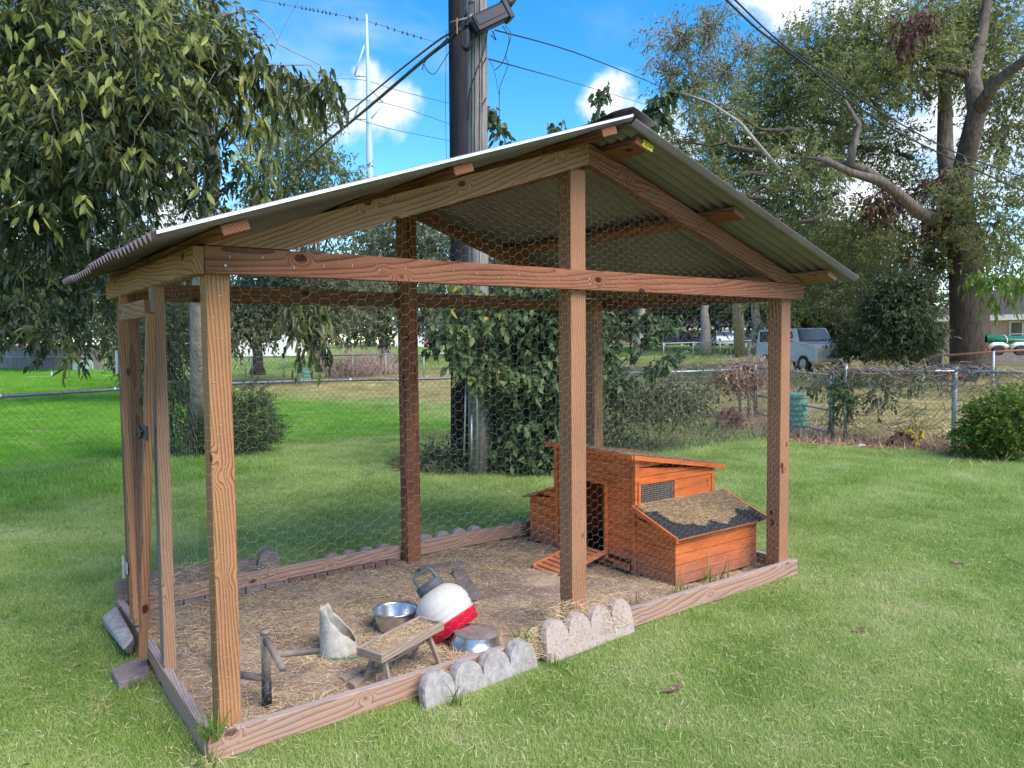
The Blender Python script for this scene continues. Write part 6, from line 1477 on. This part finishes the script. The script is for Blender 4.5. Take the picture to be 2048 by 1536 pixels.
for x in (1996, 2040): 
    c_ = W(x, 701, Dc-.3); MB().tube([c_-cs*.08, c_+cs*.08], .16, 16).build('wheel', BLACKM, tr_); MB().tube([c_+Vector((0, 0, .10))-cd_.normalized()*.28, c_+Vector((0, 0, .19))-cd_.normalized()*.12, c_+Vector((0, 0, .19))+cd_.normalized()*.12, c_+Vector((0, 0, .10))+cd_.normalized()*.28], .075, 8).build('mudguard', WHP, tr_, True)
mw = thing('riding_mower', W(1895, 706, 28), 'black and red riding mower left of the pecan trunk', 'mower')
Mb = W(1898, 703, 28); Mb.z = gz(Mb.x, Mb.y)
rr_ = Matrix.Rotation(-.9, 3, 'Z')
MB().box(Mb+Vector((0, 0, .42)), (1.1, .5, .28), rr_, .8).build('hood', BLACKM, mw, bevel=.04); MB().box(Mb+rr_ @ Vector((-.5, 0, .62)), (.35, .4, .35), rr_, .8).build('seat', BLACKM, mw, bevel=.04); MB().box(Mb+Vector((0, 0, .22)), (1.3, .8, .08), rr_).build('deck', plain('mower_red', (.5, .03, .02), .5), mw)
for x, y, r_ in ((-.45, .4, .28), (-.45, -.4, .28), (.5, .35, .2), (.5, -.35, .2)): c_ = Mb+rr_ @ Vector((x, y, r_)); a_ = rr_ @ Vector((0, .09, 0)); MB().tube([c_-a_, c_+a_], r_, 14).build('wheel', BLACKM, mw)
MB().tube([Mb+rr_ @ Vector((.0, 0, .55)), Mb+rr_ @ Vector((-.15, 0, .9)), Mb+rr_ @ Vector((-.2, .15, .92))], .02, 6).build('steering', plain('yellow_part', (.7, .5, .03), .5), mw, True)
def lump(name, px, ybase, w, h, mat, label, cat, seed=0, d=.8, kind=None):
    p = G(px, ybase); D = math.hypot(p.x-CAM[0], p.y-CAM[1]); rx_ = w*D/CF/2; rz_ = h*D/CF; rg = np.random.default_rng(seed); m = MB(); nu, nv = 18, 9
    ph = rg.uniform(0, 6, 6)
    for i in range(nv+1):
        a = PI/2*i/nv
        for j in range(nu):
            b_ = 2*PI*j/nu; q = 1+.16*math.sin(3*b_+ph[0]+2*a)+.10*math.sin(5*b_+ph[1]-3*a)+.08*math.sin(7*a+ph[2]+b_)+rg.uniform(-.05, .05)
            m.v.append((p.x+rx_*q*math.cos(a)*math.cos(b_), p.y+rx_*d*q*math.cos(a)*math.sin(b_), p.z-.03+rz_*q*math.sin(a)))
    for i in range(nv):
        for j in range(nu): a = i*nu+j; b_ = i*nu+(j+1) % nu; m.f.append((a, b_, b_+nu, a+nu))
    return tag(m.build(name, mat, None, False), label, cat, None, kind), p
TARP = noisy('dirty_canvas', [(.3, (.42, .38, .33)), (.7, (.62, .58, .52))], 6, .9)
lump('tarp_heap', 1645, 716, 50, 26, TARP, 'crumpled pale canvas tarp heap left of the evergreen bush', 'tarp', 1)
lump('tarp_heap', 1677, 715, 28, 20, TARP, 'smaller crumpled canvas heap touching the larger one on its right', 'tarp', 2)
lump('plastic_tub', 1678, 706, 14, 12, plain('teal', (.02, .22, .16), .5), 'small teal plastic tub by the tarp heaps', 'tub', 3)
ROOT = noisy('rotten_wood', [(.3, (.055, .030, .022)), (.55, (.16, .09, .065)), (.75, (.34, .21, .16))], 9, .95, 0, 1, .05, 9, stretch=(1, 1, 3))
def stump(px, yb, w, h, label, seed):
    o, p = lump('tree_stump', px, yb, w, h, ROOT, label, 'tree stump', seed)
    rg = random.Random(seed); D = math.hypot(p.x-CAM[0], p.y-CAM[1]); s_ = w*D/CF
    for k in range(16):
        a = rg.uniform(0, 6.28); e_ = p+Vector((math.cos(a)*s_*rg.uniform(.4, .8), math.sin(a)*s_*rg.uniform(.3, .7), rg.uniform(.0, .7)*h*D/CF)); MB().tube(wig(p+Vector((0, 0, .1)), e_, 5, .1, rg), [.045, .04, .03, .025, .018, .008], 6, True, .2).build('root', ROOT, o, True)
    return o
stump(1462, 858, 62, 38, 'reddish rotting root stump left of the fence gate', 5); stump(1800, 893, 46, 26, 'dark rotten stump at the lawn edge beside the yellow plastic scrap', 6)
YEL = plain('yellow_plastic', (.75, .50, .02), .5)
m = MB(); p = G(1832, 893)
for k, (dx, dy, dz, s_) in enumerate(((0, 0, .08, .16), (.09, -.04, .20, .14), (-.08, .03, .27, .12), (.02, 0, .36, .10))): m.box(p+Vector((dx, dy, dz)), (s_, s_*.4, s_*1.1), Matrix.Rotation(.5*k, 3, 'Y') @ Matrix.Rotation(k, 3, 'Z'), .5)
tag(m.build('plastic_scrap', YEL, bevel=.01), 'bright yellow plastic scrap standing at the lawn edge', 'plastic scrap')
lump('rag', 1722, 893, 22, 7, plain('white_rag', (.6, .6, .6), .9), 'small whitish rag on the litter between the stumps', 'rag', 8)
for k, (x, y, w, h, lab) in enumerate(((918, 948, 24, 12, 'rounded grey stone left of the pole foot'), (946, 949, 20, 11, 'flatter stone directly before the grey pole'), (976, 946, 14, 9, 'smallest stone right of the grey pole foot'))): lump('stone', x, y, w, h, STONED, lab, 'stone', 20+k)
# big dead leaf curled by the bed
m = MB(); p = G(880, 942); rg = random.Random(5)
n0 = 9; 
for lobe, (a0, l_) in enumerate(((.3, .22), (1.2, .26), (2.2, .20), (2.9, .24), (3.6, .12))):
    c_ = p+Vector((0, 0, .03)); dr = Vector(Rv)*math.cos(a0)+Vector((0, 0, 1))*math.sin(a0)*.6+Vector((-Fv[0], -Fv[1], 0))*.2
    sd = dr.cross(Vector(Fv)).normalized(); b_ = len(m.v)
    m.v += [tuple(c_), tuple(c_+dr*l_*.5+sd*.05), tuple(c_+dr*l_+Vector((0, 0, rg.uniform(-.03, .05)))), tuple(c_+dr*l_*.5-sd*.05+Vector(Fv)*.03)]; m.f.append((b_, b_+1, b_+2, b_+3))
m.v += [(a+Fv[0]*.006, b+Fv[1]*.006, c-.004) for a, b, c in list(m.v)]; k = len(m.v)//2; m.f += [tuple(i+k for i in reversed(f)) for f in list(m.f)]
tag(m.build('dead_leaf', plain('dead_leaf', (.52, .33, .26), .9)), 'large curled pinkish dead leaf at the foot of the poles', 'dead leaf')

# ------------------------------------------------------------------ dry vines and litter along the right fence
vn = thing('dry_vines', fE, 'tangle of dry brown vine stems draped over the right-hand fence', 'vines')
rg = np.random.default_rng(77); st_ = []; en_ = []
for (a_, b_, h, n_) in ((fA, fB, 1.12, 70), (fB, fC, 1.2, 60), (fC, fD, 1.2, 70), (fD, fE, 1.3, 30), (fE, fF, 1.27, 150), (fF, fG_, 1.28, 60)):
    for k in range(n_):
        u1 = rg.uniform(0, 1); z1 = rg.uniform(.0, h*1.02) if k % 2 else h+rg.uniform(-.03, .08)
        q1_ = a_.lerp(b_, u1)+Vector((rg.uniform(-.08, .08), rg.uniform(-.08, .08), z1)); L_ = rg.uniform(.3, 1.0); dv = (b_-a_).normalized()*rg.choice([-1, 1])*rg.uniform(.5, 1)+Vector((0, 0, rg.uniform(-1, .12)*(1 if z1 > .4 else -.3)))
        q2_ = q1_+dv.normalized()*L_; q2_.z = max(q2_.z, .0+gz(q2_.x, q2_.y)); st_.append(q1_); en_.append(q2_)
twigs('stems', st_, en_, .0075, TWIG, vn, 6, .22, 9)
hb_ = [ball(1490, 745, 18.3, 42, 22, w=2), ball(1480, 770, 18.3, 25, 25), ball(1510, 735, 18.3, 30, 14), ball(1440, 760, 17.8, 25, 15, w=.5)]
o, P = crown('dry_leaves', hb_, 300, 6, .10, .05, LEAF_DRY, vn, 91, down=.6, spraylen=.3, return_sprays=True)
twigs('heap_stems', P, P+np.random.default_rng(3).normal(0, .25, P.shape), .008, TWIG, vn, 5, .22, 10)
vg = thing('fence_vines', fD, 'patches of green climbing vine leaves on the right-hand fence and gate posts', 'vines')
crown('leaves', [ball(1430, 770, 17.5, 30, 30), ball(1600, 745, 16.5, 45, 15), ball(1640, 765, 15.5, 30, 25, w=.3), ball(1685, 790, 14.6, 12, 55, w=.7), ball(1700, 750, 14.8, 25, 14, w=.3), ball(1790, 745, 15, 40, 18, w=.4), ball(1760, 790, 15, 30, 30, w=.3), ball(1850, 760, 15, 30, 20, w=.2), ball(1475, 860, 17, 30, 10, w=.2)],
      330, 6, .075, .055, LEAF_VINE, vg, 92, down=.7, spraylen=.2, topv=.1)
# dead twiggy bush beyond the left fence
db = thing('dry_bush', G(720, 752), 'pinkish leafless twiggy bush beyond the fence, behind the back middle post', 'bush')
rg = np.random.default_rng(5); n_ = 420; c_ = G(720, 748); Dd = 40; ss_ = np.array([list(W(x, 745, Dd+dz)) for x, dz in zip(rg.uniform(665, 790, n_), rg.uniform(-1.5, 1.5, n_))]); ss_[:, 2] = .05
ee = ss_+np.stack([rg.normal(0, .6, n_), rg.normal(0, .6, n_), rg.uniform(.5, 1.6, n_)], -1); twigs('stems', ss_, ee, .02, plain('pink_twig', (.42, .30, .28), .9), db, 4, .25, 11)
# litter, dry leaves and short weeds: stuff nobody could count
def litter(n_, cond_pts, L, Wd, mat, name, z=.01, up=.2):
    x, y = cond_pts; k = len(x); P = np.stack([x, y, terr(x, y)+z], -1); a = rng.uniform(0, 2*PI, k); D = np.stack([np.cos(a), np.sin(a), rng.uniform(-.1, up, k)], -1)
    V, F, kv = leafset(P, D, L*rng.uniform(.4, 1.2, k), Wd*rng.uniform(.5, 1.2, k), fold=.3, droop=.0); o = npmesh(name, V, F, mat, attrs={'v': np.repeat(rng.uniform(0, 1, k), kv)}); return tag(o, kind='stuff')
n_ = 15000; y = rng.uniform(1.2, 9, n_); x = fence_x(y)+rng.normal(-.35, .5, n_)
x2 = rng.uniform(6.6, 11.5, 7000); y2 = rng.uniform(5.4, 9.0, 7000); a = rng.uniform(0, 2*PI, 2600); r_ = np.sqrt(rng.uniform(0, 1, 2600))*1.15
litter(0, (np.concatenate([x, x2, 5.3+a*0+r_*np.cos(a)]), np.concatenate([y, y2, 6.2+r_*np.sin(a)])), .085, .045, LEAF_DRY, 'dead_leaf_litter')
n_ = 9000; y = rng.uniform(1.2, 9, n_); x = fence_x(y)+rng.normal(-.2, .7, n_); P = np.stack([x, y, terr(x, y)], -1); D = np.stack([rng.normal(0, .5, n_), rng.normal(0, .5, n_), np.ones(n_)], -1)
V, F = strips(P, D, rng.uniform(.05, .30, n_)**1.0, np.full(n_, .008), rng.uniform(0, .12, n_), 3); o = npmesh('dry_grass', V, F, STRAW, attrs={'v': np.repeat(rng.uniform(0, .9, n_), 8)}); tag(o, kind='stuff')
n_ = 7000; x = rng.uniform(6.0, 11.6, n_); y = rng.uniform(5.0, 9.2, n_); P = np.stack([x, y, terr(x, y)], -1); D = np.stack([rng.normal(0, .4, n_), rng.normal(0, .4, n_), np.ones(n_)], -1)
V, F = strips(P, D, rng.uniform(.08, .38, n_), np.full(n_, .010), rng.uniform(0, .15, n_), 3); o = npmesh('tall_weeds', V, F, LEAF_MID, attrs={'v': np.repeat(rng.uniform(.2, 1, n_), 8)}); tag(o, kind='stuff')
n_ = 1500; a = rng.uniform(0, 2*PI, n_); r_ = np.sqrt(rng.uniform(.3, 1, n_))*1.2; P = np.stack([5.35+r_*np.cos(a), 6.2+r_*np.sin(a), 0*a], -1); D = np.stack([rng.normal(0, .5, n_), rng.normal(0, .5, n_), np.ones(n_)], -1)
V, F = strips(P, D, rng.uniform(.08, .34, n_), np.full(n_, .009), rng.uniform(0, .15, n_), 3); o = npmesh('bed_weeds', V, F, LEAF_BRIGHT, attrs={'v': np.repeat(rng.uniform(.0, .8, n_), 8)}); tag(o, kind='stuff')
# extra trunks beyond the street
for x, y0_, w, lab, sd in ((1283, 704, 15, 'pale trunk with a leafy crown left of the far orange brick house', 81), (1475, 699, 11, 'slim pale trunk right of the far white parked car', 82), (1521, 706, 15, 'pale trunk just left of the right front post', 83)):
    p = G(x, y0_); D = math.hypot(p.x-CAM[0], p.y-CAM[1]); tree('street_tree', p, lab, 'tree', [ball(x, 590, D, 60, 35), ball(x+30, 560, D, 60, 40), ball(x-30, 540, D, 60, 40)], 700, 8, .26, .13, LEAF_MID, BARKP, w*D/CF/2, sd, down=.3, spraylen=1.1, group='trees along the street')

# ------------------------------------------------------------------ lawn itself
lawn = scatter('grass', np.stack([LP[:, 0], LP[:, 1], terr(LP[:, 0], LP[:, 1])], -1), LS, clump, GRM, {'dry': dryness(LP[:, 0], LP[:, 1]), 'viv': vivid(LP[:, 0], LP[:, 1])})

# ------------------------------------------------------------------ far-off woods that read as one mass, hedges round the street
fw_ = []
rgf = random.Random(12)
for x in range(-260, 2400, 42): fw_.append(ball(x, 640+rgf.uniform(-22, 14), rgf.uniform(118, 140), 62, 48+rgf.uniform(-8, 22)))
crown('far_woods', fw_, 6500, 8, .8, .5, LEAF_MID, None, 95, down=.2, spraylen=3.0, shell=.5)
for k, (x0_, x1_, y, D, h, lab) in enumerate(((1700, 1750, 690, 32, 20, 'low dark shrubs right of the pale tarp heaps'), (1540, 1640, 672, 38, 24, 'bushes growing round the front of the jeep'), (240, 330, 712, 34, 34, 'low bushes behind the run door'))):
    tree('hedge_shrub', G((x0_+x1_)/2, 712), lab, 'shrub', [ball(x, y, D, 30, h) for x in range(x0_, x1_, 22)], 420, 8, .16, .08, LEAF_DARK if k < 2 else LEAF_MID, BARKD, .06, 96+k, down=.1, spraylen=.4, limbs=False)
front = thing('climber_sprays', G(940, 940), 'leafy green vine sprays hanging in front of the utility poles', 'vines')
crown('leaves', [ball(x, y, 9.9, 24, 20, w=1) for x, y in ((885, 690), (910, 665), (940, 690), (965, 720), (930, 735), (890, 655), (985, 760), (960, 650), (915, 600), (950, 590), (980, 610), (1000, 640), (905, 560))], 190, 7, .10, .08, LEAF_VINE, front, 99, down=.6, spraylen=.22, tris4=True, vbias=.1)
for a_, b_ in (((1000, 700), (890, 680)), ((1010, 620), (905, 560)), ((1020, 760), (930, 735)), ((1060, 650), (1330, 645))): limb(front, wig(W(*a_, 10.1), W(*b_, 9.9), 6, .06, random.Random(a_[0])), .012, .005, BARKD, 'stem', n=5)

# mown clippings and a few brown leaves on the lawn
def vis_pts(n_, r0, r1, half=.75):
    r = np.sqrt(rng.uniform(r0*r0, r1*r1, n_)); a = CYAW+rng.uniform(-half, half, n_); x = CAM[0]+r*np.sin(a); y = CAM[1]+r*np.cos(a); k = keep(x, y) & (y < 6.5) & (x < 11); return x[k], y[k]
x, y = vis_pts(16000, 1.8, 10); k = len(x); P = np.stack([x, y, np.full(k, .028)], -1); a = rng.uniform(0, 2*PI, k); D = np.stack([np.cos(a), np.sin(a), rng.uniform(-.15, .25, k)], -1); L_ = rng.uniform(.02, .075, k)
V, F = strips(P, D, L_, np.full(k, .0032), L_*.1, 2, np.cross(D, [0, 0, 1.0])); o = npmesh('grass_clippings', V, F, STRAW, attrs={'v': np.repeat(rng.uniform(.5, 1, k), 6)}); tag(o, kind='stuff')
x, y = vis_pts(150, 1.9, 11); litter(0, (x, y), .05, .026, LEAF_DRY, 'fallen_leaves', .022, .15)

# staples holding the netting to the posts and beams
stp = MB(); rs = random.Random(6)
for k in range(22): z = .15+k*.093; x = .10+rs.uniform(-.03, .03); stp.box((x, T-.0012, z), (.002, .0035, .012) if k % 2 else (.012, .0035, .002))
for k in range(20): z = .25+k*.09; x = 2.16+rs.uniform(-.03, .03); stp.box((x, T-.0012, z), (.002, .0035, .012))
for k in range(30): stp.box((.15+k*.14, -.0012, 2.16+rs.uniform(-.02, .02)), (.002, .0035, .012))
o = stp.build('staple', SILVERM, run); o['kind'] = 'stuff'
# bare soil and trodden specks in the lawn near the run
for k, (x, y, r_) in enumerate(((2.1, -.75, .045), (3.6, -.9, .04), (4.4, -1.6, .05), (5.6, -.6, .05))):
    sheet('bare_soil_patch', [(x+r_*(1+.35*math.sin(3*a+k))*math.cos(a)*1.4, y+r_*(1+.3*math.cos(2*a+k))*math.sin(a)*.7) for a in np.linspace(0, 2*PI, 16, endpoint=False)], LITTER, .020)
